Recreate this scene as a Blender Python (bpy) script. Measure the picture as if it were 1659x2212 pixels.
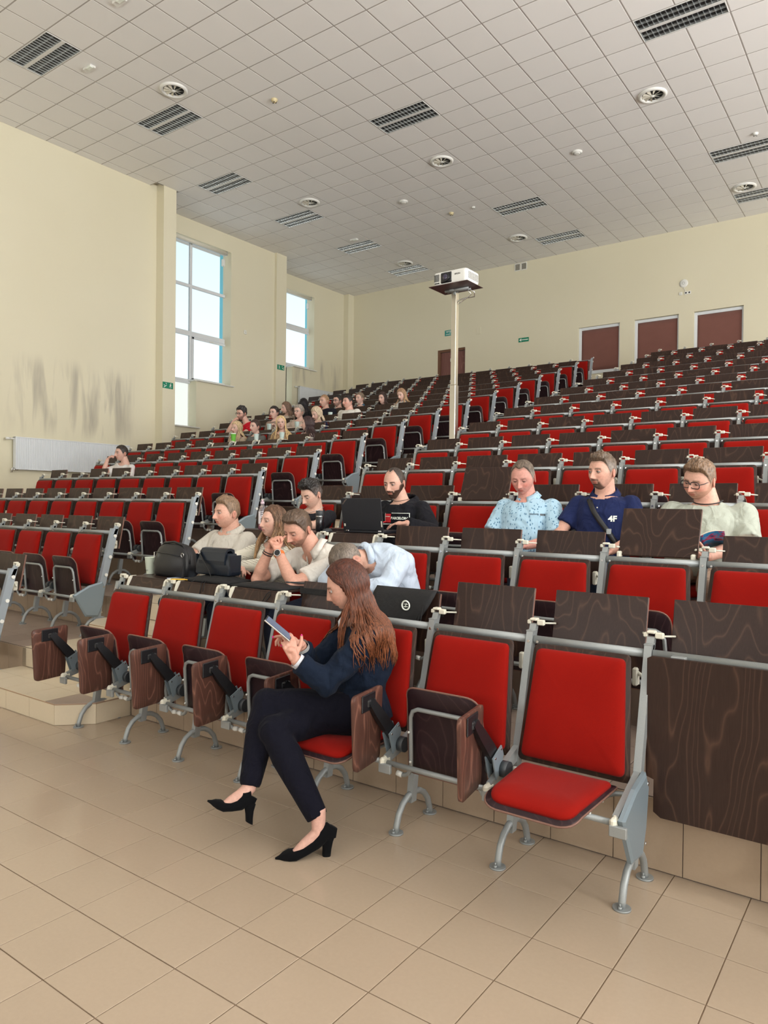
import bpy, bmesh, math, random
import numpy as np
from mathutils import Vector, Matrix, Euler, noise
for o in list(bpy.data.objects): bpy.data.objects.remove(o)
S = bpy.context.scene
COL = S.collection
PI = math.pi
# ------------------------------------------------------------------ camera
FPX = 1577.96; YAW = 0.628873; PITCH = -0.010684; ROLL = 0.010846; CAMZ = 1.59
W, H = 1659, 2212
def cam_rot():
    cy, sy, cp, sp = math.cos(YAW), math.sin(YAW), math.cos(PITCH), math.sin(PITCH)
    f = Vector((-sy*cp, cy*cp, sp)); r = Vector((cy, sy, 0)); u = r.cross(f)
    cr, sr = math.cos(ROLL), math.sin(ROLL)
    return r*cr+u*sr, -r*sr+u*cr, f
CR, CU, CF = cam_rot()
cam = bpy.data.objects.new('camera', bpy.data.cameras.new('camera'))
COL.objects.link(cam)
cam.matrix_world = Matrix(((CR.x, CU.x, -CF.x, 0), (CR.y, CU.y, -CF.y, 0), (CR.z, CU.z, -CF.z, CAMZ), (0, 0, 0, 1)))
cam.data.sensor_fit = 'HORIZONTAL'; cam.data.sensor_width = 36; cam.data.lens = FPX/W*36
cam.data.clip_start = 0.05; cam.data.clip_end = 200
S.camera = cam
def px(p):
    d = Vector(p)-Vector((0, 0, CAMZ)); z = d.dot(CF)
    if z < .05: return None
    return W/2+FPX*d.dot(CR)/z, H/2-FPX*d.dot(CU)/z, z
def in_view(p, m=40):
    q = px(p)
    return q is not None and -m < q[0] < W+m and -m < q[1] < H+m
# ------------------------------------------------------------------ sky, light, exposure
wd = bpy.data.worlds.new('sky'); S.world = wd; wd.use_nodes = True
bg = wd.node_tree.nodes['Background']; bg.inputs[1].default_value = 1.0
_t = wd.node_tree; _c = _t.nodes.new('ShaderNodeTexCoord'); _s = _t.nodes.new('ShaderNodeSeparateXYZ'); _r = _t.nodes.new('ShaderNodeValToRGB')
_t.links.new(_c.outputs['Generated'], _s.inputs[0]); _t.links.new(_s.outputs[2], _r.inputs[0]); _t.links.new(_r.outputs[0], bg.inputs[0])
_r.color_ramp.elements[0].position = 0.12; _r.color_ramp.elements[0].color = (1.35, 1.38, 1.35, 1)
_r.color_ramp.elements[1].position = 0.34; _r.color_ramp.elements[1].color = (.93, 1.12, 1.2, 1)
S.view_settings.view_transform = 'Standard'; S.view_settings.look = 'None'
S.view_settings.gamma = 1; S.view_settings.use_curve_mapping = False
S.view_settings.exposure = -0.14
def area(name, loc, rot, sx, sy, power, col):
    l = bpy.data.lights.new(name, 'AREA'); l.shape = 'RECTANGLE'; l.size = sx; l.size_y = sy
    l.energy = power; l.color = col
    o = bpy.data.objects.new(name, l); COL.objects.link(o); o.location = loc; o.rotation_euler = rot
    return o
# added lamps before the solid right and front walls, for assumed unseen window daylight
RW = 9.0; FW = -6.0
for i, (y, p) in enumerate(((-2.5, 380), (2.0, 480), (7.0, 470), (12.0, 560), (16.5, 600))):
    area('assumed_daylight_right', (RW-.08, y, 5.2), (0, math.radians(92), 0), 5.6, 2.6, p*.42, (1, .985, .95))  # added lamp for assumed daylight from the right, no window built
    # added fill lamp tilted upwards to brighten the ceiling
    area('ceiling_fill_right', (RW-.5, y, 3.2), (0, math.radians(138), 0), 1.6, 2.6, p*1.35, (.97, .99, 1))
for i, x in enumerate((-9.5, -4.0, 1.5, 6.0)):
    area('assumed_daylight_front', (x, FW+.08, 4.6), (math.radians(92), 0, 0), 3.2, 5.0, 25, (1, .985, .96))  # added lamp for assumed daylight from behind the camera, the wall has no opening
    area('ceiling_fill_front', (x, FW+.5, 2.6), (math.radians(140), 0, 0), 3.2, 1.6, 150, (.97, .99, 1))  # added up-tilted fill, lifts the ceiling from the front side
# ------------------------------------------------------------------ node helpers
def mat(name, col=(.8, .8, .8), rough=.5, metal=0, spec=.5, sheen=0, coat=0):
    m = bpy.data.materials.new(name); m.use_nodes = True
    b = m.node_tree.nodes['Principled BSDF']
    b.inputs['Base Color'].default_value = (*col, 1); b.inputs['Roughness'].default_value = rough
    b.inputs['Metallic'].default_value = metal; b.inputs['Specular IOR Level'].default_value = spec
    b.inputs['Sheen Weight'].default_value = sheen; b.inputs['Coat Weight'].default_value = coat
    return m
class NT:
    def __init__(s, m): s.t = m.node_tree; s.b = s.t.nodes.get('Principled BSDF')
    def n(s, k, **kw):
        x = s.t.nodes.new(k)
        for a, v in kw.items():
            if a.startswith('_'): setattr(x, a[1:], v)
        return x
    def l(s, a, b): s.t.links.new(a, b)
    def inp(s, x, i, v):
        if hasattr(v, 'links') or isinstance(v, bpy.types.NodeSocket): s.l(v, x.inputs[i])
        else: x.inputs[i].default_value = v
    def math(s, op, a, b=0.0, c=None, clamp=False):
        x = s.n('ShaderNodeMath'); x.operation = op; x.use_clamp = clamp
        s.inp(x, 0, a); s.inp(x, 1, b)
        if c is not None: s.inp(x, 2, c)
        return x.outputs[0]
    def mix(s, f, a, b):
        x = s.n('ShaderNodeMix'); x.data_type = 'RGBA'
        s.inp(x, 0, f); s.inp(x, 6, a); s.inp(x, 7, b)
        return x.outputs[2]
    def ramp(s, f, pts):
        x = s.n('ShaderNodeValToRGB'); e = x.color_ramp.elements
        while len(e) < len(pts): e.new(.5)
        for k, (p, c) in enumerate(pts): e[k].position = p; e[k].color = c if len(c) == 4 else (*c, 1)
        s.inp(x, 0, f); return x.outputs[0]
    def noise(s, scale, vec=None, detail=3, rough=.5, dist=0):
        x = s.n('ShaderNodeTexNoise'); x.inputs['Scale'].default_value = scale
        x.inputs['Detail'].default_value = detail; x.inputs['Roughness'].default_value = rough
        x.inputs['Distortion'].default_value = dist
        if vec is not None: s.l(vec, x.inputs['Vector'])
        return x.outputs[0]
    def coords(s, kind='Object'):
        return s.n('ShaderNodeTexCoord').outputs[kind]
    def mapping(s, vec, loc=(0, 0, 0), rot=(0, 0, 0), sc=(1, 1, 1)):
        x = s.n('ShaderNodeMapping'); s.l(vec, x.inputs[0])
        x.inputs[1].default_value = loc; x.inputs[2].default_value = rot; x.inputs[3].default_value = sc
        return x.outputs[0]
    def bump(s, h, st=.3, d=.01):
        x = s.n('ShaderNodeBump'); x.inputs['Strength'].default_value = st; x.inputs['Distance'].default_value = d
        s.l(h, x.inputs['Height']); s.l(x.outputs[0], s.b.inputs['Normal'])
    def base(s, c): s.l(c, s.b.inputs['Base Color'])
def pos(n): return n.n('ShaderNodeNewGeometry').outputs['Position']
def objrand(n): return n.n('ShaderNodeObjectInfo').outputs['Random']
# ------------------------------------------------------------------ materials
def tile_mat(name, col, var=.06, rough=.35, sc=60, grout=None):
    m = mat(name, col, rough); n = NT(m); p = pos(n)
    a = n.noise(sc, p, 4, .65); b = n.noise(1.3, p, 2)
    f = n.math('MULTIPLY_ADD', a, .55, n.math('MULTIPLY', b, .35))
    f = n.math('ADD', f, n.math('MULTIPLY', objrand(n), .25))
    c = n.mix(f, tuple(x*(1-var*2) for x in col)+(1,), tuple(min(1, x*(1+var*2)) for x in col)+(1,))
    if grout:
        sp = n.n('ShaderNodeSeparateXYZ'); n.l(p, sp.inputs[0])
        g = None
        for k, off in ((0, 2.918), (1, -3.285), (2, 0.0)):
            if k == 2: continue
            t = n.math('FRACT', n.math('DIVIDE', n.math('ADD', sp.outputs[k], off+30), .3))
            d = n.math('MINIMUM', t, n.math('SUBTRACT', 1.0, t))
            w = n.math('LESS_THAN', d, .009)
            g = w if g is None else n.math('MAXIMUM', g, w)
        c = n.mix(g, c, grout+(1,))
    n.base(c); n.bump(a, .12, .002)
    return m
M = {}
M['floor_tile'] = tile_mat('floor tile', (.43, .335, .245), .05, .21)
M['step_tile'] = tile_mat('step tile', (.66, .56, .41), .04, .4)
M['riser_tile'] = tile_mat('riser tile', (.40, .30, .21), .05, .45)
M['terrace'] = tile_mat('terrace tile', (.33, .25, .20), .05, .35, 60, (.16, .12, .10))
M['terrace_tile'] = tile_mat('terrace tile single', (.36, .275, .22), .06, .33)
M['grout'] = mat('grout', (.20, .135, .085), .9)
M['nosing'] = mat('step nosing', (.38, .24, .15), .5)
def wall_mat():
    m = mat('cream wall paint', (.74, .69, .52), .62); n = NT(m); p = pos(n)
    a = n.noise(.35, p, 3); f = n.noise(9, p, 4, .6); fine = n.noise(160, p, 3, .6)
    c = n.mix(a, (.70, .645, .47, 1), (.775, .73, .57, 1))
    # soot marks above the radiators: long soft vertical streaks
    sp = n.n('ShaderNodeSeparateXYZ'); n.l(p, sp.inputs[0]); y = sp.outputs[1]; z = sp.outputs[2]
    def band(v, lo, hi, s):
        a1 = n.math('SMOOTH_MIN', n.math('DIVIDE', n.math('SUBTRACT', v, lo), s), 1.0, .2)
        x = n.n('ShaderNodeMapRange'); x.interpolation_type = 'SMOOTHSTEP'
        n.inp(x, 0, v); x.inputs[1].default_value = lo-s; x.inputs[2].default_value = lo+s
        y2 = n.n('ShaderNodeMapRange'); y2.interpolation_type = 'SMOOTHSTEP'
        n.inp(y2, 0, v); y2.inputs[1].default_value = hi-s; y2.inputs[2].default_value = hi+s
        y2.inputs[3].default_value = 1; y2.inputs[4].default_value = 0
        return n.math('MULTIPLY', x.outputs[0], y2.outputs[0])
    mp = n.mapping(p, sc=(1, 3.2, .38)); st = n.noise(1.15, mp, 3, .55, .4)
    st = n.ramp(st, [(.47, (0, 0, 0)), (.72, (1, 1, 1))])
    mx = n.math('LESS_THAN', sp.outputs[0], -13.0)
    s1 = n.math('MULTIPLY', band(y, 7.0, 9.6, .35), band(z, 2.95, 4.3, .22))
    s2 = n.math('MULTIPLY', band(y, 16.7, 18.9, .3), band(z, 5.35, 6.15, .2))
    mk = n.math('MULTIPLY', n.math('MULTIPLY', n.math('MAXIMUM', s1, s2), st), mx)
    c = n.mix(n.math('MULTIPLY', mk, .78), c, (.30, .275, .23, 1))
    n.base(c); n.bump(n.math('ADD', f, fine), .05, .004)
    return m
M['wall'] = wall_mat()
M['white_wall'] = mat('front wall paint', (.55, .53, .47), .7)
def ceil_mat():
    m = mat('mineral ceiling tile', (.86, .85, .83), .85); n = NT(m); p = pos(n)
    a = n.noise(220, p, 3, .7); b = n.noise(.25, p, 2)
    c = n.mix(n.math('ADD', n.math('MULTIPLY', a, .5), n.math('MULTIPLY', objrand(n), .35)), (.84, .825, .80, 1), (.90, .89, .875, 1))
    n.base(c); n.bump(a, .15, .003); return m
M['ceiling_tile'] = ceil_mat()
M['grid'] = mat('ceiling grid', (.42, .39, .36), .5)
M['lamp_frame'] = mat('luminaire frame', (.72, .72, .70), .4)
M['louver'] = mat('polished louver', (.62, .64, .64), .25, .8)
M['lamp_pan'] = mat('luminaire pan', (.03, .032, .035), .35, .6)
M['white'] = mat('white plastic', (.78, .78, .74), .4)
M['ivory'] = mat('ivory plastic', (.72, .69, .58), .45)
M['yellow'] = mat('aged ivory plastic', (.66, .56, .33), .5)
def metal_mat():
    m = mat('silver painted steel', (.40, .42, .42), .45, .35); n = NT(m)
    a = n.noise(300, pos(n), 2); n.bump(a, .04, .001)
    n.base(n.mix(a, (.29, .31, .31, 1), (.36, .38, .38, 1))); return m
M['metal'] = metal_mat()
M['metal_plate'] = mat('blue grey plate', (.25, .31, .35), .42, .35)
M['end_post'] = mat('end post window tint', (.36, .41, .46), .4, .3)  # same steel as the other posts, window reflection put into the bluish colour
M['screw'] = mat('screw', (.7, .7, .7), .25, 1)
M['black'] = mat('black plastic', (.012, .012, .014), .35)
M['rubber'] = mat('dark grey plastic', (.035, .04, .045), .5)
def fabric(name, c1, c2, sc=420, sheen=.25, rough=.9, st=.25, fold=0):
    m = mat(name, c1, rough, spec=.25, sheen=sheen); n = NT(m); o = n.coords('Object')
    a = n.noise(sc, o, 3, .7); b = n.noise(5, o, 2)
    n.base(n.mix(n.math('MULTIPLY_ADD', a, .6, n.math('MULTIPLY', b, .4)), (*c1, 1), (*c2, 1)))
    if fold:
        w = n.noise(14, n.mapping(o, sc=(1, 1, .55)), 3, .5, 1.2)
        n.bump(n.math('ADD', n.math('MULTIPLY', w, fold), n.math('MULTIPLY', a, .05)), .9, .03)
    else: n.bump(a, st, .003)
    return m
M['red'] = fabric('red wool upholstery', (.20, .0035, .002), (.33, .011, .006), sheen=.04)
NT(M['red']).b.inputs['Specular IOR Level'].default_value = .08
def wood(name, dark, light, dirx=0, sc=1.0, rough=.34):
    m = mat(name, dark, rough, spec=.27); n = NT(m); o = n.coords('Object')
    r = objrand(n)
    cb = n.n('ShaderNodeCombineXYZ'); n.inp(cb, 0, n.math('MULTIPLY', r, 7.3)); n.inp(cb, 1, n.math('MULTIPLY', r, 3.1)); n.inp(cb, 2, n.math('MULTIPLY', r, 5.7))
    va = n.n('ShaderNodeVectorMath'); va.operation = 'ADD'; n.l(o, va.inputs[0]); n.l(cb.outputs[0], va.inputs[1])
    v = n.mapping(va.outputs[0], sc=(2.2*sc, 2.2*sc, .62*sc))
    big = n.noise(1.15, v, 3, .42, .12)
    rings = n.math('PINGPONG', n.math('MULTIPLY', big, 25.0), .5)
    line = n.ramp(rings, [(0.0, (1, 1, 1)), (.07, (.35, .35, .35)), (.16, (.04, .04, .04)), (1, (0, 0, 0))])
    fib = n.noise(30, n.mapping(va.outputs[0], sc=(9, 9, .6)), 3, .6)
    f = n.math('ADD', n.math('MULTIPLY', line, .62), n.math('MULTIPLY', fib, .34), clamp=True)
    n.base(n.mix(f, (*dark, 1), (*light, 1)))
    n.bump(n.math('ADD', fib, line), .08, .002)
    return m
M['wood'] = wood('dark stained beech ply', (.019, .0095, .008), (.085, .045, .030))
M['wood_red'] = wood('reddish stained ply', (.055, .023, .018), (.25, .115, .08), sc=1.3)
M['wood_under'] = wood('dark seat ply', (.016, .007, .010), (.06, .03, .032), rough=.4)
M['ply_edge'] = mat('light ply edge', (.19, .095, .07), .5)
M['blind'] = fabric('brown roller blind', (.17, .07, .055), (.23, .10, .08), 90)
M['door'] = wood('brown door veneer', (.17, .07, .06), (.27, .13, .11), sc=.5)
M['door_frame'] = mat('door frame wood', (.16, .07, .035), .45)
M['green'] = mat('green sign', (0.0, .22, .12), .4)
M['teal'] = mat('teal sign', (0.0, .27, .24), .4)
M['sign_white'] = mat('sign print', (.85, .9, .82), .5)
M['upvc'] = mat('white window profile', (.74, .77, .80), .3)
M['glass'] = mat('window glass', (.75, .9, 1), .02)
_b = NT(M['glass']).b; _b.inputs['Transmission Weight'].default_value = 1; _b.inputs['IOR'].default_value = 1.02; _b.inputs['Base Color'].default_value = (.93, .98, 1, 1)
M['frost'] = mat('frosted glass', (.9, .92, .88), .6)
_b = NT(M['frost']).b; _b.inputs['Transmission Weight'].default_value = .85; _b.inputs['IOR'].default_value = 1.05
M['cyan_tint'] = mat('cyan reflected tint', (.18, .62, .78), .4)  # colour of the added strips that imitate a reflected tint
# ------------------------------------------------------------------ mesh builder
class MB:
    def __init__(s): s.v = []; s.f = []; s.m = []; s.sm = []
    def add(s, vs, fs, mi=0, smooth=False):
        b = len(s.v); s.v += [tuple(v) for v in vs]
        for f in fs: s.f.append([i+b for i in f]); s.m.append(mi); s.sm.append(smooth)
        return s
    def box(s, x0, x1, y0, y1, z0, z1, mi=0, T=None):
        vs = [Vector((x, y, z)) for z in (z0, z1) for y in (y0, y1) for x in (x0, x1)]
        if T: vs = [T @ v for v in vs]
        return s.add(vs, [(0, 2, 3, 1), (4, 5, 7, 6), (0, 1, 5, 4), (2, 6, 7, 3), (0, 4, 6, 2), (1, 3, 7, 5)], mi)
    def cbox(s, x0, x1, y0, y1, z0, z1, c=.004, mi=0, T=None):
        # box with chamfered vertical and horizontal edges (24 vertices)
        vs = []; fs = []
        X = (x0, x1); Y = (y0, y1); Z = (z0, z1)
        def P(ix, iy, iz, ax):
            p = [X[ix], Y[iy], Z[iz]]; sg = [1 if i == 0 else -1 for i in (ix, iy, iz)]
            for k in range(3):
                if k != ax: p[k] += sg[k]*c
            return Vector(p)
        idx = {}
        for ix in (0, 1):
            for iy in (0, 1):
                for iz in (0, 1):
                    for ax in range(3):
                        idx[(ix, iy, iz, ax)] = len(vs); vs.append(P(ix, iy, iz, ax))
        for ix in (0, 1): fs.append([idx[(ix, a, b, 0)] for a, b in ((0, 0), (1, 0), (1, 1), (0, 1))][::(-1 if ix == 0 else 1)])
        for iy in (0, 1): fs.append([idx[(a, iy, b, 1)] for a, b in ((0, 0), (1, 0), (1, 1), (0, 1))][::(1 if iy == 0 else -1)])
        for iz in (0, 1): fs.append([idx[(a, b, iz, 2)] for a, b in ((0, 0), (1, 0), (1, 1), (0, 1))][::(-1 if iz == 0 else 1)])
        for ax, bx in ((0, 1), (0, 2), (1, 2)):
            cx = 3-ax-bx
            for a in (0, 1):
                for b in (0, 1):
                    k0 = [0, 0, 0]; k0[ax] = a; k0[bx] = b; k1 = list(k0); k1[cx] = 1
                    q = [idx[(*k0, ax)], idx[(*k1, ax)], idx[(*k1, bx)], idx[(*k0, bx)]]
                    fs.append(q)
        for ix in (0, 1):
            for iy in (0, 1):
                for iz in (0, 1): fs.append([idx[(ix, iy, iz, k)] for k in range(3)])
        if T: vs = [T @ v for v in vs]
        return s.add(vs, fs, mi)
    def tube(s, pts, r, n=8, mi=0, cap=True, closed=False, flat=None):
        pts = [Vector(p) for p in pts]; N = len(pts)
        rs = r if isinstance(r, (list, tuple)) else [r]*N
        vs = []; fs = []; up = None
        for i, p in enumerate(pts):
            a = pts[i-1] if (i > 0 or closed) else p; b = pts[(i+1) % N] if (i < N-1 or closed) else p
            t = (b-a).normalized() if (b-a).length > 1e-9 else Vector((0, 0, 1))
            if up is None:
                up = Vector((0, 0, 1)) if abs(t.z) < .9 else Vector((0, 1, 0))
            u = (up-t*up.dot(t))
            if u.length < 1e-6: u = t.orthogonal()
            u.normalize(); w = t.cross(u); up = u
            ru, rw = (rs[i], rs[i]) if not isinstance(rs[i], tuple) else rs[i]
            for k in range(n):
                a2 = 2*PI*(k+.5)/n
                vs.append(p+u*(ru*math.cos(a2))+w*(rw*math.sin(a2)))
        M_ = N if closed else N-1
        for i in range(M_):
            j = (i+1) % N
            for k in range(n):
                k2 = (k+1) % n
                fs.append((i*n+k, i*n+k2, j*n+k2, j*n+k))
        if cap and not closed:
            fs.append(tuple(range(n-1, -1, -1))); fs.append(tuple(range((N-1)*n, N*n)))
        return s.add(vs, fs, mi, True)
    def loft(s, rings, mi=0, cap=True, smooth=True):
        n = len(rings[0]); vs = [v for r in rings for v in r]; fs = []
        for i in range(len(rings)-1):
            for k in range(n):
                k2 = (k+1) % n
                fs.append((i*n+k, i*n+k2, (i+1)*n+k2, (i+1)*n+k))
        if cap: fs.append(tuple(range(n-1, -1, -1))); fs.append(tuple(range((len(rings)-1)*n, len(rings)*n)))
        return s.add(vs, fs, mi, smooth)
    def ell(s, c, r, nu=14, nv=10, mi=0, T=None):
        c = Vector(c); rings = []
        for i in range(1, nv):
            ph = -PI/2+PI*i/nv
            rings.append([Vector((r[0]*math.cos(ph)*math.cos(2*PI*k/nu), r[1]*math.cos(ph)*math.sin(2*PI*k/nu), r[2]*math.sin(ph))) for k in range(nu)])
        vs = [Vector((0, 0, -r[2]))]+[v for q in rings for v in q]+[Vector((0, 0, r[2]))]
        if T: vs = [T @ v for v in vs]
        vs = [v+c for v in vs]; fs = []
        for k in range(nu): fs.append((0, 1+(k+1) % nu, 1+k))
        for i in range(nv-2):
            for k in range(nu):
                k2 = (k+1) % nu; a = 1+i*nu
                fs.append((a+k, a+k2, a+nu+k2, a+nu+k))
        L = len(vs)-1; a = 1+(nv-2)*nu
        for k in range(nu): fs.append((a+k, a+(k+1) % nu, L))
        return s.add(vs, fs, mi, True)
    def cyl(s, c, r, h0, h1, n=20, axis='z', mi=0, r2=None, smooth=True):
        r2 = r if r2 is None else r2; rings = []
        for hh, rr in ((h0, r), (h1, r2)):
            q = []
            for k in range(n):
                a = 2*PI*k/n; x, y = rr*math.cos(a), rr*math.sin(a)
                q.append(Vector(c)+(Vector((x, y, hh)) if axis == 'z' else Vector((hh, x, y)) if axis == 'x' else Vector((x, hh, -y))))
            rings.append(q)
        b = len(s.v); s.loft(rings, mi, True, smooth); s.sm[-1] = False; s.sm[-2] = False
        return s
    def lathe(s, c, prof, n=28, mi=0):
        rings = [[Vector(c)+Vector((r*math.cos(2*PI*k/n), r*math.sin(2*PI*k/n), z)) for k in range(n)] for r, z in prof]
        return s.loft(rings, mi, False)
    def mesh(s, name, mats):
        me = bpy.data.meshes.new(name); me.from_pydata(s.v, [], s.f)
        for m in (mats if isinstance(mats, (list, tuple)) else [mats]): me.materials.append(m)
        me.polygons.foreach_set('material_index', s.m); me.polygons.foreach_set('use_smooth', s.sm)
        me.update(); return me
    def obj(s, name, mats, parent=None, loc=None, **kw):
        return put(name, s.mesh(name, mats), parent, loc, **kw)
def put(name, data, parent=None, loc=None, rot=None, label=None, cat=None, group=None, kind=None):
    o = bpy.data.objects.new(name, data); COL.objects.link(o)
    if parent is not None: o.parent = parent
    if loc is not None: o.location = loc
    if rot is not None: o.rotation_euler = rot
    if label: o['label'] = label
    if cat: o['category'] = cat
    if group: o['group'] = group
    if kind: o['kind'] = kind
    return o
def thing(name, label, cat, loc=(0, 0, 0), group=None, rot=None): return put(name, None, None, loc, rot, label, cat, group)
def struct(mb, name, m, **kw): return mb.obj(name, m, kind='structure', **kw)
def fix_normals(me):
    bm = bmesh.new(); bm.from_mesh(me); bmesh.ops.recalc_face_normals(bm, faces=bm.faces[:]); bm.to_mesh(me); bm.free(); return me
def rrect(w0, w1, z0, z1, r, n=5):
    # rounded trapezoid outline, bottom width w0 at z0, top width w1 at z1
    c = [(-w0/2, z0), (w0/2, z0), (w1/2, z1), (-w1/2, z1)]; out = []
    rr = r if isinstance(r, (list, tuple)) else [r]*4
    for i in range(4):
        p = Vector(c[i]); a = (Vector(c[i-1])-p).normalized(); b = (Vector(c[(i+1) % 4])-p).normalized()
        p0 = p+a*rr[i]; p1 = p+b*rr[i]
        for k in range(n+1):
            t = k/n; q = p0.lerp(p, t).lerp(p.lerp(p1, t), t); out.append((q.x, q.y))
    return out
def plate(mb, outline, layers, warp, mi=0, smooth=True):
    # layers: list of (inset, depth); first and last layers are closed; warp(u, v, d) -> point
    cx = sum(p[0] for p in outline)/len(outline); cz = sum(p[1] for p in outline)/len(outline)
    rings = []
    for ins, d in layers:
        ring = []
        for x, z in outline:
            L = math.hypot(x-cx, z-cz); k = 1-ins/L
            ring.append(warp(cx+(x-cx)*k, cz+(z-cz)*k, d))
        rings.append(ring)
    n = len(outline)
    for end, (ins, d) in ((0, layers[0]), (-1, layers[-1])):   # fill with shrinking rings so the warp shows
        extra = []
        for k in (.66, .33):
            ex = []
            for x, z in outline:
                kk = (1-ins/math.hypot(x-cx, z-cz))*k; ex.append(warp(cx+(x-cx)*kk, cz+(z-cz)*kk, d))
            extra.append(ex)
        if end == 0: rings = extra[::-1]+rings
        else: rings = rings+extra
    return mb.loft(rings, mi, True, smooth)
# ------------------------------------------------------------------ room shell
CZ = 8.617; BW = 19.4
Wseg = [(-13.85, FW, 10.26), (-14.68, 10.6, 14.83), (-15.66, 15.23, 19.1)]
def wall_x(y): return -13.85 if y < 10.43 else (-14.68 if y < 15.0 else -15.66)
T_TOP = [1.057, 1.381, 1.700, 2.017, 2.298, 2.593, 2.888, 3.163, 3.434, 3.710, 3.995, 4.286, 4.575, 4.871, 5.165]
FZ = [t-1.057 for t in T_TOP]
ROWY = [3.22+.985*k for k in range(15)]
FRONT = [None]+[3.285+.985*(k-1) for k in range(1, 15)]   # front edge of terrace k (row k+1)
AX0, AX1 = -6.25, -4.70
mb = MB(); mb.box(-16.5, RW, FW, BW, -.12, -.003)
struct(mb, 'floor', M['grout'])
floor = bpy.data.objects['floor']
# left wall: three bays stepping outwards, two with window openings
def wall_panel(mb, x, y0, y1, z0, z1, holes, th=.32):
    ys = sorted({y0, y1, *[h[0] for h in holes], *[h[1] for h in holes]}); zs = sorted({z0, z1, *[h[2] for h in holes], *[h[3] for h in holes]})
    for a, b in zip(ys, ys[1:]):
        for c, d in zip(zs, zs[1:]):
            if not any(h[0] <= a and b <= h[1] and h[2] <= c and d <= h[3] for h in holes): mb.box(x-th, x, a, b, c, d)
mb = MB()
wall_panel(mb, -13.85, FW-.3, 10.26, -.1, CZ+.1, [])
mb.box(-15.0, -13.60, 10.26, 10.60, -.1, CZ+.1)
wall_panel(mb, -14.68, 10.60, 14.83, -.1, CZ+.1, [(11.15, 13.22, 4.66, 8.17), (11.15, 12.09, 3.47, 4.66)])
mb.box(-16.0, -14.60, 14.83, 15.23, -.1, CZ+.1)
wall_panel(mb, -15.66, 15.23, 19.1, -.1, CZ+.1, [(15.7, 17.62, 5.84, 8.17), (15.7, 16.62, 4.6, 5.84)])
mb.box(-16.0, -15.46, 19.1, BW, -.1, CZ+.1)
struct(mb, 'wall_left', M['wall'])
# back wall with door and three window openings
mb = MB(); holes = [(-12.12, -11.13, 4.1, 6.39), (-7.57, -6.43, 5.22, 6.49), (-6.05, -4.93, 5.22, 6.50), (-4.57, -3.43, 5.22, 6.50)]
xs = sorted({-16.4, RW, *[h[0] for h in holes], *[h[1] for h in holes]}); zs = sorted({-.1, CZ+.1, *[h[2] for h in holes], *[h[3] for h in holes]})
for a, b in zip(xs, xs[1:]):
    for c, d in zip(zs, zs[1:]):
        if not any(h[0] <= a and b <= h[1] and h[2] <= c and d <= h[3] for h in holes): mb.box(a, b, BW, BW+.3, c, d)
struct(mb, 'wall_back', M['wall'])
mb = MB(); mb.box(RW, RW+.3, FW-.3, BW+.3, -.1, CZ+.1); struct(mb, 'wall_right', M['white_wall'])
mb = MB(); mb.box(-16.4, RW, FW-.3, FW, -.1, CZ+.1); struct(mb, 'wall_front', M['white_wall'])
mb = MB(); mb.box(-16.4, RW+.3, FW-.3, BW+.3, CZ+.075, CZ+.2); struct(mb, 'ceiling', M['grid'])
ceiling = bpy.data.objects['ceiling']
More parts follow.
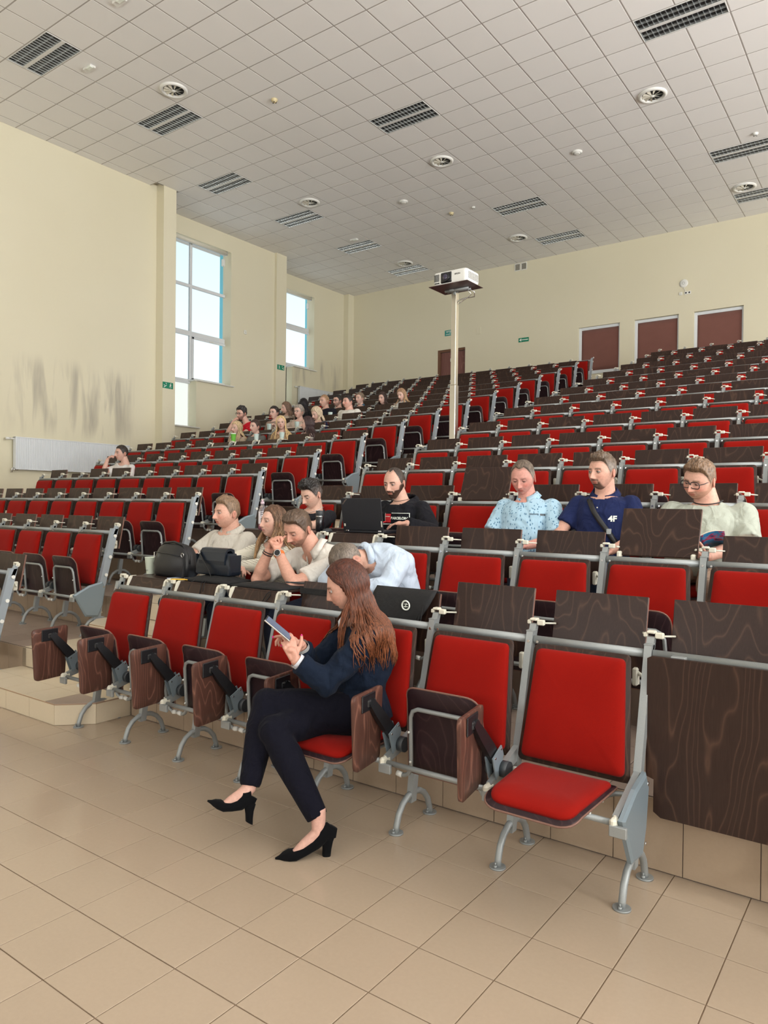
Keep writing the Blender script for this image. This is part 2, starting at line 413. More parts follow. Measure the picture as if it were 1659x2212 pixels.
# ------------------------------------------------------------------ windows of the left wall
def window_left(nm, xg, frame, vbar, hbars, low, label):
    y0, y1, z0, z1 = frame
    f = MB(); t = .06; d = .035
    def bar(a, b, c, e, dd=d): f.cbox(xg-dd, xg+dd, a, b, c, e, .006)
    bar(y0, y1, z1-t, z1); bar(y1-t, y1, z0, z1-t); bar(y0, y0+t, z0, z1-t); bar(y0+t, y1-t, z0, z0+t)
    for z, tk in hbars: bar(y0+t, y1-t, z-tk/2, z+tk/2)
    if vbar:
        zz = [z0+t]+sorted(v for z, tk in hbars for v in (z-tk/2, z+tk/2))+[z1-t]
        for a, b in zip(zz[::2], zz[1::2]): bar(vbar-.035, vbar+.035, a, b)
    if low:
        l0, l1, lz = low; bar(l0, l0+t, lz, z0); bar(l1-t, l1, lz, z0); bar(l0+t, l1-t, lz, lz+t); bar(l0+t, l1-t, z0-.05, z0)
    w = struct(f, nm, M['upvc']); w['label'] = label
    # sashes stand proud of the lower transom and carry a handle
    zt = min(h[0] for h in hbars)
    s = MB(); ya = (vbar or y0)+.035
    s.cbox(xg+.02, xg+.055, ya, y1-t, zt-.13, zt-.07, .006); s.cbox(xg+.02, xg+.055, ya, ya+.055, z0+t, zt-.07, .006)
    s.cbox(xg+.02, xg+.055, y1-t-.055, y1-t, z0+t, zt-.07, .006); s.cbox(xg+.02, xg+.055, ya, y1-t, z0+t-.02, z0+t+.045, .006)
    s.obj('sash', M['upvc'], w)
    hb = MB(); ym = (ya+y1)/2; hb.cbox(xg+.05, xg+.075, ym-.07, ym+.07, zt-.115, zt-.09, .006); hb.obj('handle', M['white'], w)
    g = [(y0+t, y1-t, z0+t, z1-t)]
    zz = [z0+t]+sorted(v for z, tk in hbars for v in (z-tk/2, z+tk/2))+[z1-t]
    for a, b in zip(zz[::2], zz[1::2]):
        for c, e in ([(y0+t, vbar-.035), (vbar+.035, y1-t)] if vbar else [(y0+t, y1-t)]):
            p = MB(); p.box(xg-.006, xg+.006, c, e, a, b); p.obj('pane', M['glass'], w)
    if low:
        p = MB(); p.box(xg-.006, xg+.006, low[0]+t, low[1]-t, low[2]+t, z0-.05); q = p.obj('pane', M['frost'], w); q['label'] = 'frosted lower pane'
    # added strip standing in for the reflected cyan tint at the pane edge
    c = MB(); c.box(xg-.30, xg-.16, y1-.03, y1+.10, z0-.4, z1+.3); c.obj('tint_strip', M['cyan_tint'], w)
    return w
window_left('window_1', -14.95, (11.15, 13.36, 4.64, 8.20), 12.10, [(7.06, .075), (5.86, .12)], (11.15, 12.16, 3.46), 'tall white window in the left wall with a frosted lower pane')
window_left('window_2', -15.93, (15.7, 17.84, 5.86, 8.20), None, [(7.14, .12)], (15.7, 16.68, 4.6), 'smaller white window nearest the back corner')
sl = MB(); sl.cbox(-14.90, -14.60, 12.09, 13.30, 4.635, 4.665, .008); sl.cbox(-14.90, -14.60, 11.15, 12.17, 3.445, 3.475, .008)
sl.cbox(-14.9, -14.66, 12.02, 12.12, 4.64, 4.67, .005)
struct(sl, 'trim_1', M['white'])
sl = MB(); sl.cbox(-15.88, -15.58, 16.6, 17.70, 5.815, 5.845, .008); sl.cbox(-15.88, -15.58, 15.7, 16.7, 4.57, 4.6, .008); struct(sl, 'trim_2', M['white'])
for x, y0, y1, z, lab in ((-14.70, 11.2, 13.05, 8.10, 'rolled up cream roller blind over the tall window'), (-15.68, 15.75, 17.45, 8.10, 'rolled up cream roller blind over the window nearest the back corner')):
    t = thing('roller_blind', lab, 'blind', (x, y0, z), 'roller blinds over the side windows')
    b = MB(); b.tube([(0, 0, 0), (0, y1-y0, 0)], .045, 14); b.obj('fabric_roll', M['ivory'], t)
    b = MB(); b.cbox(-.05, .05, y1-y0, y1-y0+.02, -.06, .06, .004); b.obj('bracket', M['screw'], t)
    b = MB(); b.cbox(-.16, -.08, y1-y0-.02, y1-y0+.05, -.30, -.12, .008); b.obj('motor_box', M['white'], t)
# ------------------------------------------------------------------ radiators
def radiator(lab, x, y0, y1, z0, z1):
    t = thing('radiator', lab, 'radiator', (x, y0, z0)); L = y1-y0; Hh = z1-z0
    b = MB(); n = int(L/.034); 
    prof = []
    for k in range(n):
        a = k*L/n; w = L/n
        prof += [(.095, a), (.095, a+w*.55), (.086, a+w*.66), (.086, a+w*.9)]
    vs = []; 
    for z in (.02, Hh-.02):
        for d, y in prof: vs.append((d, y, z))
    m_ = len(prof); b.add(vs, [(i, i+1, m_+i+1, m_+i) for i in range(m_-1)])
    b.cbox(.0, .084, 0, L, .02, Hh-.02, .004); b.obj('panel', M['white_rad'], t)
    b = MB(); b.cbox(-.01, .10, -.012, L+.012, Hh-.022, Hh, .006); b.cbox(.0, .10, -.012, 0, 0, Hh, .004); b.cbox(-.01, .10, L, L+.012, 0, Hh, .004); b.cbox(-.01, .10, -.012, L+.012, 0, .02, .004)
    b.obj('casing', M['white_rad'], t)
    b = MB(); b.tube([(.04, -.01, Hh-.04), (.04, -.10, Hh-.04)], .016, 10); b.tube([(.04, -.09, Hh-.04), (.04, -.17, Hh-.04)], .026, 12); b.obj('valve', M['white'], t)
    b = MB(); b.tube([(.04, -.01, .03), (.04, -.05, .03), (.04, -.05, -.05), (.0, -.05, -.05)], .012, 8); b.tube([(.04, -.03, .0), (.04, .06, .0)], .018, 8); b.obj('pipe', M['screw'], t)
M['white_rad'] = mat('radiator enamel', (.74, .77, .80), .3)
radiator('long white ribbed radiator on the left wall under soot streaks', -13.80, 7.05, 9.5, 2.17, 2.79)
radiator('white radiator under the window nearest the back corner', -15.62, 16.85, 18.7, 4.62, 5.24)
# ------------------------------------------------------------------ ceiling tiles, luminaires, diffusers
GX, GY = -10.028, 8.875
lums = [(-3, -5), (-3, -1), (-5, 3), (-5, 7), (-5, 11), (-5, 15), (3, 3), (3, 11), (3, 15), (11, 3), (11, 11), (11, 15)]
lumset = {(i+k, j) for i, j in lums for k in (0, 1)}
cells = []
for i in range(-10, 31):
    for j in range(-25, 18):
        x0, x1 = GX+.6*i, GX+.6*(i+1); y0, y1 = GY+.6*j, GY+.6*(j+1)
        if (i, j) in lumset or y0 > BW-.05 or x0 > RW-.1: continue
        y1 = min(y1, BW+.01); wx = wall_x((y0+y1)/2)
        if (10.26 < y1 and y0 < 10.60): wx = max(wx, -13.6) if y0 < 10.6 else wx
        if x1 < wx+.04: continue
        x0 = max(x0, wx-.01)
        c = ((x0+x1)/2, (y0+y1)/2, CZ); q = px(c); vis = q is not None and -30 < q[0] < W+30 and -30 < q[1] < H
        cells.append((q[2] if vis else 1e3+i, x0, x1, y0, y1))
cells.sort(); G = .011
rest = MB(); single = MB(); sh = {}
for k, (d, x0, x1, y0, y1) in enumerate(cells):
    if k < 300 and d < 999:
        key = (round(x1-x0, 2), round(y1-y0, 2))
        if key not in sh:
            m_ = MB(); m_.cbox(G-key[0]/2, key[0]/2-G, G-key[1]/2, key[1]/2-G, 0, .011, .002); sh[key] = m_.mesh('ceiling_tile', M['ceiling_tile'])
        put('ceiling_tile', sh[key], ceiling, ((x0+x1)/2, (y0+y1)/2, CZ))
    else: rest.box(x0+G, x1-G, y0+G, y1-G, CZ, CZ+.011)
rest.obj('ceiling_tile', M['ceiling_tile'], ceiling, kind='stuff')
bars = MB()
for i in range(-10, 33):
    for j in range(-25, 18):
        x, y = GX+.6*i, GY+.6*j; y1 = min(y+.6, BW)
        if y > BW-.02: continue
        wx = wall_x(y+.3)
        if wx < x < RW and not ((i, j) in lumset and (i-1, j) in lumset): bars.box(x-.0125, x+.0125, y, y1, CZ+.003, CZ+.02)
        xa = max(x, wx)
        if x+.6 > wx and x < RW: bars.box(xa, min(x+.6, RW), y-.0125, y+.0125, CZ+.0032, CZ+.0198)
bars.obj('grid_bars', M['grid'], ceiling, kind='stuff')
def lum_parts():
    fr = MB(); a, b = 1.185, .585
    for x0, x1, y0, y1 in ((0, a, 0, .014), (0, a, b-.014, b), (0, .014, .014, b-.014), (a-.014, a, .014, b-.014), (.014, a-.014, b/2-.03, b/2+.03)): fr.cbox(x0, x1, y0, y1, -.006, .02, .003)
    pan = MB(); pan.box(.01, a-.01, .01, b-.01, .030, .035)
    lv = MB()
    for s0 in (.016, b/2+.032):
        wd_ = b/2-.048
        for yy in (s0, s0+wd_/2, s0+wd_):
            lv.add([(.015, yy-.005, .03), (a-.015, yy-.005, .03), (a-.015, yy, -.002), (.015, yy, -.002), (.015, yy+.005, .03), (a-.015, yy+.005, .03)], [(0, 1, 2, 3), (3, 2, 5, 4)])
        for k in range(17):
            x = .02+(a-.04)*k/16
            lv.add([(x-.004, s0, .022), (x-.004, s0+wd_, .022), (x, s0+wd_, 0), (x, s0, 0), (x+.004, s0, .022), (x+.004, s0+wd_, .022)], [(0, 1, 2, 3), (3, 2, 5, 4)])
    return fr.mesh('frame', M['lamp_frame']), pan.mesh('pan', M['lamp_pan']), lv.mesh('louver', M['louver'])
LP = lum_parts()
lumlab = ['square louvred ceiling light at the top left corner of the room view', 'louvred ceiling light next to the left round diffuser', 'louvred ceiling light just past the first left pilaster',
 'bright louvred ceiling light before the tall side window', 'louvred ceiling light beside the small white ceiling box', 'louvred ceiling light nearest the back left corner, left of the projector',
 'purplish louvred ceiling light in the middle of the near ceiling', 'louvred ceiling light in the centre near the yellow detector', 'greenish louvred ceiling light nearest the wall grilles',
 'large louvred ceiling light at the top right', 'greenish louvred ceiling light at the right edge, nearer one', 'greenish louvred ceiling light at the right edge by the back wall']
for (i, j), lab in zip(lums, lumlab):
    t = thing('ceiling_light', lab, 'ceiling light', (GX+.6*i+.0075, GY+.6*j+.0075, CZ-.001), 'louvred ceiling lights')
    for nm, me in zip(('frame', 'pan', 'louver'), LP): put(nm, me, t)
def diff_parts():
    r = MB(); r.lathe((0, 0, 0), [(.235, 0), (.235, -.014), (.218, -.034), (.195, -.036), (.178, -.022), (.170, -.003)], 40)
    bk = MB(); bk.cyl((0, 0, 0), .172, -.004, -.002, 30)
    hub = MB(); hub.ell((0, 0, -.026), (.035, .035, .014), 16, 8)
    bl = MB()
    for k in range(10):
        a = 2*PI*k/10; a2 = a+.30
        bl.add([(.03*math.cos(a), .03*math.sin(a), -.030), (.172*math.cos(a), .172*math.sin(a), -.030), (.170*math.cos(a2), .170*math.sin(a2), -.006), (.03*math.cos(a2), .03*math.sin(a2), -.008)], [(0, 1, 2, 3)])
    return [r.mesh('ring', M['white']), bk.mesh('duct', M['lamp_pan']), hub.mesh('hub', M['white']), bl.mesh('blade', M['ivory'])]
DP = diff_parts()
for (i, j), lab in zip([(-.5, -1.5), (10.5, 6.5), (3.5, 6.5), (-2.5, 6.5), (11.5, 14.5), (2.5, 14.5), (-3.5, 14.5)],
    ['round swirl diffuser nearest the left wall, beside a louvred light', 'round swirl diffuser below the top right light', 'round swirl diffuser in the middle of the ceiling',
     'round swirl diffuser above the bright left light', 'round swirl diffuser at the right edge of the view', 'round swirl diffuser near the wall grilles', 'round swirl diffuser nearest the back left corner']):
    t = thing('ceiling_diffuser', lab, 'vent', (GX+.6*i, GY+.6*j, CZ-.001), 'round swirl air diffusers')
    for nm, me in zip(('ring', 'duct', 'hub', 'blade'), DP): put(nm, me, t)
def puck(i, j, r, hh, m, lab, ring=False):
    t = thing('smoke_detector' if not ring else 'ceiling_valve', lab, 'detector' if not ring else 'vent', (GX+.6*i, GY+.6*j, CZ-.002))
    b = MB(); b.lathe((0, 0, 0), [(r, 0), (r, -hh*.4), (r*.8, -hh*.55), (r*.75, -hh*.7)], 24); b.obj('base', m, t)
    b = MB(); b.ell((0, 0, -hh*.7), (r*.66, r*.66, hh*.35), 18, 8); b.obj('cap', m, t)
    if not ring:
        b = MB()
        for k in range(3):
            a = k*2.1+1; b.cbox(math.cos(a)*r*.5-.014, math.cos(a)*r*.5+.014, math.sin(a)*r*.5-.008, math.sin(a)*r*.5+.008, -hh*1.04, -hh*.9, .002)
        b.obj('slot', M['lamp_pan'], t)
puck(1.5, .5, .055, .06, M['yellow'], 'aged ivory smoke detector right of the left diffuser')
puck(1.5, 10.5, .055, .06, M['yellow'], 'aged ivory smoke detector in front of the projector')
puck(12.5, 10.5, .05, .05, M['white'], 'white smoke detector above the right edge light')
puck(7.5, 8.5, .10, .05, M['white'], 'white round exhaust valve in the right half of the ceiling', True)
puck(.55, 8.5, .10, .05, M['white'], 'white round exhaust valve above the left lights', True)
puck(2.5, 10.5, .045, .04, M['white'], 'small white smoke detector next to the yellowish one')
for i, j, lab in ((-1.5, -3.5, 'white ceiling box beside the top left light'), (-3.55, 10.6, 'white ceiling box above a far left light'), (1.5, -4.6, 'white ceiling box at the top edge of the view')):
    t = thing('sensor_box', lab, 'sensor', (GX+.6*i, GY+.6*j, CZ-.001))
    b = MB(); b.cbox(-.11, .11, -.05, .05, -.035, 0, .006); b.obj('housing', M['white'], t)
    b = MB(); b.cbox(.0, .12, -.06, .0, -.055, -.035, .006); b.obj('cover', M['sign_white'], t)
# ------------------------------------------------------------------ near floor: single tiles
cells = []
for a in range(-45, 40):
    for b in range(-25, 6):
        x0 = -2.918+.3*a; y0 = 1.5906+.3*b; y1 = min(y0+.3, 3.287)
        if y1-y0 < .02: continue
        c = (x0+.15, (y0+y1)/2, 0); q = px(c); vis = q is not None and -90 < q[0] < W+90 and 900 < q[1] < H+140
        cells.append((q[2] if vis else 1e3+a, x0, x0+.3, y0, y1))
cells.sort(); g = .0022; rest = MB(); sh = {}
for k, (d, x0, x1, y0, y1) in enumerate(cells):
    if k < 300 and d < 999:
        key = round(y1-y0, 3)
        if key not in sh:
            m_ = MB(); m_.cbox(g-.15, .15-g, g-key/2, key/2-g, -.0035, 0, .0009); sh[key] = m_.mesh('floor_tile', M['floor_tile'])
        put('floor_tile', sh[key], floor, ((x0+x1)/2, (y0+y1)/2, random.Random(k).uniform(-.0003, .0003)))
    else: rest.box(x0+g, x1-g, y0+g, y1-g, -.004, 0)
rest.obj('floor_tile', M['floor_tile'], floor, kind='stuff')
# ------------------------------------------------------------------ stepped terraces
for k in range(1, 15):
    y0 = FRONT[k]; y1 = FRONT[k+1] if k < 14 else BW
    mb = MB(); mb.box(-15.7, RW, y0, y1 if k < 14 else BW, FZ[k-1]-.01 if k > 1 else -.002, FZ[k]-(.004 if k < 4 else 0))
    struct(mb, 'terrace', M['terrace'])
terr = [o for o in bpy.data.objects if o.name.startswith('terrace')]
def tiles_on(parent, rects, m, nm='tile'):
    cache = {}
    for x0, x1, y0, y1, z0, z1 in rects:
        s = (round(x1-x0, 3), round(y1-y0, 3), round(z1-z0, 3))
        if min(sorted(s)[1:]) < .02: continue
        if s not in cache:
            b = MB(); e = .0018
            ex = [e if v > .02 else 0 for v in s]
            b.cbox(-s[0]/2+ex[0], s[0]/2-ex[0], -s[1]/2+ex[1], s[1]/2-ex[1], -s[2]/2+ex[2], s[2]/2-ex[2], .001); cache[s] = b.mesh(nm, m)
        put(nm, cache[s], parent, ((x0+x1)/2, (y0+y1)/2, (z0+z1)/2))
# riser of the first terrace, right of the aisle and left of it
rc = []
x = AX1-.02
for a in range(-30, 12):
    x0 = -2.918+.3*a+.035; x1 = x0+.3
    if x1 < -9.6 or x0 > 1.2 or (AX0-.05 < x0 and x1 < AX1+.02): continue
    rc.append((x0, x1, 3.277, 3.285, .004, FZ[1]-.006))
tiles_on(terr[0], rc, M['riser_tile'])
# top of terrace one and two where they show, cream tiles in the aisle
for k in (1, 2, 3):
    rc = []; rs = []
    for a in range(-26, 6):
        for b in range(4):
            x0 = -2.918+.3*a; x1 = x0+.3; y0 = FRONT[k]+.3*b; y1 = min(y0+.3, FRONT[k]+.985)
            if x0 > (-4.4 if k > 1 else 1.1): continue
            ml = (AX0-.1 < x0 < AX1-.1)
            if k > 1 and not ml and x0 < -9.5: continue
            (rs if ml else rc).append((x0, x1, y0, y1, FZ[k]-.004, FZ[k]))
    tiles_on(terr[k-1], rc, M['terrace_tile']); tiles_on(terr[k-1], rs, M['step_tile'])
# half steps in the aisle with cut corners
def half_step(k):
    z0 = FZ[k-1]; z1 = z0+.1535; yb = FRONT[k]; yf = yb-.485; c = .2; c0 = 0 if k == 1 else .2
    ol = [(AX0, yb), (AX0, yf+c0), (AX0+c0, yf), (AX1-c, yf), (AX1, yf+c), (AX1, yb)]
    if k == 1: ol.pop(1)
    b = MB(); n = len(ol); ins = .006
    core = [(x+(ins if x < -5.5 else -ins), y+(ins if y < yb else 0)) for x, y in ol]
    b.add([(x, y, z0) for x, y in core]+[(x, y, z1-.008) for x, y in core], [tuple(range(n-1, -1, -1)), tuple(range(n, 2*n))]+[(i, (i+1) % n, n+(i+1) % n, n+i) for i in range(n)])
    s = struct(b, 'step', M['grout'] if k <= 4 else M['step_tile'])
    # tread edge
    b = MB(); o2 = ol
    b.add([(x, y, z1-.010) for x, y in o2]+[(x, y, z1-.0045) for x, y in o2], [tuple(range(n-1, -1, -1)), tuple(range(n, 2*n))]+[(i, (i+1) % n, n+(i+1) % n, n+i) for i in range(n)])
    b.obj('tread_edge', M['nosing'], s)
    if k <= 4:
        xs = [-2.918+.3*a for a in range(-30, 0)]
        xs = [AX0]+[x for x in xs if AX0+.03 < x < AX1-.02]+[AX1]
        ysd = [yf, yf+.27, yb]
        for y0, y1 in zip(ysd, ysd[1:]):
            for x0, x1 in zip(xs, xs[1:]):
                poly = [(x0, y0), (x1, y0), (x1, y1), (x0, y1)]
                def clip(poly, f):
                    out = []
                    for i in range(len(poly)):
                        p, q = poly[i], poly[(i+1) % len(poly)]; a, b2 = f(p), f(q)
                        if a >= 0: out.append(p)
                        if (a >= 0) != (b2 >= 0): t = a/(a-b2); out.append((p[0]+(q[0]-p[0])*t, p[1]+(q[1]-p[1])*t))
                    return out
                poly = clip(poly, lambda p: (p[1]-yf)+(AX1-p[0])-c)
                if c0: poly = clip(poly, lambda p: (p[1]-yf)+(p[0]-AX0)-c0)
                if len(poly) < 3: continue
                cx = sum(p[0] for p in poly)/len(poly); cy = sum(p[1] for p in poly)/len(poly)
                q = [(cx+(x-cx)*.985, cy+(y-cy)*.985) for x, y in poly]; m_ = len(q)
                t = MB(); t.add([(x, y, z1-.0045) for x, y in q]+[(x, y, z1) for x, y in q], [tuple(range(m_-1, -1, -1)), tuple(range(m_, 2*m_))]+[(i, (i+1) % m_, m_+(i+1) % m_, m_+i) for i in range(m_)])
                corner = (x1 > AX1-.25 and y0 < yf+.1)
                t.obj('tile', M['terrace_tile'] if corner else M['step_tile'], s)
        # riser tiles along each side of the outline
        for i in range(n-1):
            (xa, ya), (xb, yb2) = ol[i], ol[i+1]; L = math.hypot(xb-xa, yb2-ya); m_ = max(1, round(L/.3)); d = Vector((xb-xa, yb2-ya, 0))/L; nn = Vector((-d.y, d.x, 0))
            for j in range(m_):
                a = L*j/m_+.002; e = L*(j+1)/m_-.002; P = Vector((xa, ya, 0))
                vs = [P+d*u+nn*w+Vector((0, 0, z)) for z in (z0+.002, z1-.011) for w, u in ((.0, a), (0, e), (.006, e), (.006, a))]
                t = MB(); t.add(vs, [(3, 2, 1, 0), (4, 5, 6, 7), (0, 1, 5, 4), (1, 2, 6, 5), (2, 3, 7, 6), (3, 0, 4, 7)]); fixo = t.obj('tile', M['step_tile'], s)
    return s
for k in range(1, 15): half_step(k)
# aisle risers of the terraces themselves, cream
for k in (1, 2, 3):
    rc = []
    xs = [-6.25+.31*i for i in range(6)]
    for x0, x1 in zip(xs, xs[1:]): rc.append((x0, x1, FRONT[k]-.008, FRONT[k], FZ[k-1]+.158, FZ[k]-.006))
    tiles_on(terr[k-1], rc, M['step_tile'])
rc = []
for k in (2, 3):
    for a in range(-26, -10):
        x0 = -2.918+.3*a
        if x0+.3 < AX0+.05: rc.append((x0, x0+.3, FRONT[k]-.008, FRONT[k], FZ[k-1]+.003, FZ[k]-.006))
tiles_on(terr[1], rc, M['riser_tile'])
# ------------------------------------------------------------------ back wall fittings
def door():
    b = MB()
    for x0, x1, z0, z1 in ((-12.12, -12.04, 4.11, 6.39), (-11.15, -11.13, 4.11, 6.39), (-12.04, -11.15, 6.32, 6.39)): b.cbox(x0, x1, BW+.03, BW+.16, z0, z1, .004)
    d = struct(b, 'door_1', M['door_frame']); d['label'] = 'brown door in the back wall'
    b = MB(); b.cbox(-12.035, -11.155, BW+.09, BW+.13, 4.12, 6.315, .004); b.obj('door_leaf', M['door'], d)
    b = MB(); b.cbox(-11.70, -11.52, BW+.084, BW+.09, 6.02, 6.12, .002); sg = b.obj('sign_plate', M['sign_white'], d)
    b = MB()
    for k in range(3): b.box(-11.68, -11.55, BW+.082, BW+.084, 6.09-.028*k, 6.098-.028*k)
    b.obj('lettering', M['lamp_pan'], d)
    b = MB(); b.tube([(-11.23, BW+.09, 5.1), (-11.23, BW+.04, 5.1), (-11.34, BW+.04, 5.1)], .01, 8); b.obj('handle', M['metal'], d)
door()
bw_lab = ['leftmost of the three blinded windows', 'middle of the three blinded windows', 'rightmost of the three blinded windows']
for n_, (x0, x1) in enumerate(((-7.57, -6.43), (-6.05, -4.93), (-4.57, -3.43))):
    b = MB(); z0, z1 = 5.22, 6.49; f = .075
    for a in ((x0, x0+f, z0, z1), (x1-.045, x1, z0, z1), (x0+f, x1-.045, z1-f, z1), (x0+f, x1-.045, z0, z0+f)): b.cbox(a[0], a[1], BW+.06, BW+.14, a[2], a[3], .005)
    w = struct(b, 'window_%d' % (n_+3), M['upvc']); w['label'] = bw_lab[n_]
    b = MB(); b.box(x0+f, x1-.045, BW+.10, BW+.11, z0+f, z1-f); b.obj('pane', M['glass'], w)
    b = MB(); nx = 14; vs = []; fs = []
    xa, xb = x0+f-.01, x1-.03; ys = BW+.075
    for zi in range(9):
        for xi in range(nx):
            x = xa+(xb-xa)*xi/(nx-1); z = z0+.05+(z1-z0-.12)*zi/8
            vs.append((x, ys+.006*noise.noise(Vector((x*4, z*7, n_*3))), z))
    for zi in range(8):
        for xi in range(nx-1): a = zi*nx+xi; fs.append((a, a+1, a+nx+1, a+nx))
    b.add(vs, fs, 0, True)
    o = b.obj('roller_blind', M['blind']); o['label'] = ['lowered brown roller blind in the leftmost back window', 'lowered brown roller blind in the middle back window', 'lowered brown roller blind in the rightmost back window'][n_]; o['category'] = 'blind'; o['group'] = 'brown blinds of the back windows'
    sd = o.modifiers.new('th', 'SOLIDIFY'); sd.thickness = .004
    b = MB(); b.cbox(x0, x1, BW-.02, BW+.06, z0-.03, z0, .004); b.obj('sill', M['upvc'], w)
t = thing('wall_grille', 'left one of the two white grilles under the ceiling', 'vent', (-9.42, BW, 8.49), 'wall grilles under the ceiling')
def grille(t):
    b = MB()
    for a in ((-.09, .09, .085, .11), (-.09, .09, -.11, -.085), (-.09, -.072, -.085, .085), (.072, .09, -.085, .085)): b.cbox(a[0], a[1], -.015, 0, a[2], a[3], .003)
    b.obj('frame', M['white'], t); b = MB(); b.box(-.072, .072, -.003, 0, -.085, .085); b.obj('backing', M['lamp_pan'], t)
    b = MB()
    for k in range(8): b.box(-.072, .072, -.013, -.006, -.075+.021*k, -.068+.021*k)
    b.obj('slats', M['ivory'], t)
grille(t); grille(thing('wall_grille', 'right one of the two white grilles under the ceiling', 'vent', (-9.22, BW, 8.49), 'wall grilles under the ceiling'))
t = thing('access_point', 'round white wireless access point above the three windows', 'router', (-4.82, BW, 7.25))
b = MB(); b.lathe((0, 0, 0), [(.0, .035), (.07, .033), (.10, .018), (.105, 0)], 28); o = b.obj('dome', M['white'], t, rot=(PI/2, 0, 0))
b = MB(); b.lathe((0, 0, 0), [(.026, .036), (.03, .037), (.034, .036)], 20); b.obj('ring', M['metal'], t, rot=(PI/2, 0, 0))
b = MB(); b.tube([(0, -.012, -.09), (.01, -.02, -.14), (.05, -.02, -.19), (.03, -.02, -.23)], .006, 6); b.obj('cable', M['white'], t)
t = thing('wall_socket', 'white double socket below the access point', 'socket', (-4.76, BW, 7.0))
for k, x in enumerate((-.13, .0, .08)):
    b = MB(); b.cbox(x-.038, x+.038, -.02, 0, -.038, .038, .006); f = b.obj('face', M['white'], t)
    b = MB(); b.cyl((x, -.0205, 0), .02, -.001, .001, 16, 'y'); b.obj('recess', M['lamp_pan'] if k else M['ivory'], f)
b = MB(); b.cbox(-10.75, -10.60, BW-.012, BW, 6.72, 6.92, .004)
b.obj('cover_plate', M['wall'], label='blank cream cover plate on the back wall right of the pole', cat='cover')
# signs
def text_mesh(s, size, m, parent, loc, rot, nm='lettering', ext=.0008, align='CENTER', bold=0):
    c = bpy.data.curves.new(nm, 'FONT'); c.body = s; c.size = size; c.align_x = align; c.align_y = 'CENTER'; c.extrude = ext; c.offset = bold
    o = bpy.data.objects.new('tmp', c); COL.objects.link(o); bpy.context.view_layer.update()
    dg = bpy.context.evaluated_depsgraph_get(); me = bpy.data.meshes.new_from_object(o.evaluated_get(dg)); bpy.data.objects.remove(o); bpy.data.curves.remove(c)
    me.name = nm; me.materials.clear(); me.materials.append(m)
    return put(nm, me, parent, loc, rot)
t = thing('exit_sign', 'green exit sign with white Polish lettering above the door', 'sign', (-11.64, BW, 6.89))
b = MB(); b.cbox(-.21, .21, -.012, 0, -.085, .085, .003); b.obj('panel', M['teal'], t)
text_mesh('WYJŚCIE', .085, M['sign_white'], t, (0, -.0125, .03), (PI/2, 0, 0), bold=.0015)
text_mesh('EWAKUACYJNE', .048, M['sign_white'], t, (0, -.0125, -.045), (PI/2, 0, 0), bold=.0008)
t = thing('arrow_sign', 'green sign with a white arrow pointing left on the back wall', 'sign', (-9.20, BW, 6.37))
b = MB(); b.cbox(-.16, .16, -.012, 0, -.06, .06, .003); b.obj('panel', M['green'], t)
b = MB(); b.add([(x, -.0135, z) for x, z in ((-.14, 0), (-.07, .045), (-.07, .02), (-.095, .009), (.14, .012), (.14, -.012), (-.095, -.009), (-.07, -.02), (-.07, -.045))], [(0, 1, 2, 3, 6, 7, 8), (3, 4, 5, 6)]); b.obj('arrow', M['sign_white'], t)
def stair_sign(lab, x, y, z, flip):
    t = thing('evacuation_sign', lab, 'sign', (x, y, z), 'stair signs on the pilasters')
    b = MB(); b.cbox(0, .01, -.14, .14, -.07, .07, .003); b.obj('panel', M['green'], t)
    s = -1 if flip else 1; b = MB()
    def bar(y0, z0, y1, z1, w):
        d = Vector((0, y1-y0, z1-z0)).normalized(); n = Vector((0, -d.z, d.y))*w/2
        p, q = Vector((.0112, y0*s, z0)), Vector((.0112, y1*s, z1)); n.y *= s
        b.add([p-n, q-n, q+n, p+n], [(0, 1, 2, 3)])
    b.cyl((.0105, .075*s, .045), .011, 0, .001, 12, 'x')
    bar(.072, .03, .062, -.005, .02); bar(.062, -.005, .085, -.03, .011); bar(.085, -.03, .072, -.055, .01); bar(.062, -.005, .045, -.03, .011); bar(.045, -.03, .03, -.035, .01); bar(.07, .025, .04, .01, .009); bar(.07, .02, .095, .0, .009)
    bar(-.115, -.055, -.04, .0, .014); bar(-.1, .0, -.1, -.02, .01); bar(-.115, .012, -.085, -.012, .01); bar(-.05, .045, -.05, .02, .01); bar(-.065, .05, -.035, .03, .012)
    b.obj('pictogram', M['sign_white'], t)
stair_sign('green stair and running man sign on the nearer left pilaster', -13.60, 10.40, 4.20, False)
stair_sign('green running man and stair sign on the farther left pilaster', -14.60, 15.02, 5.43, True)
t = thing('thermostat', 'small white thermostat on the wall between the side windows', 'thermostat', (-14.68, 13.72, 6.18))
b = MB(); b.cbox(0, .03, -.045, .045, -.05, .05, .008); b.obj('housing', M['white'], t)
b = MB(); b.cyl((.03, 0, 0), .02, 0, .012, 16, 'x'); b.obj('dial', M['ivory'], t)
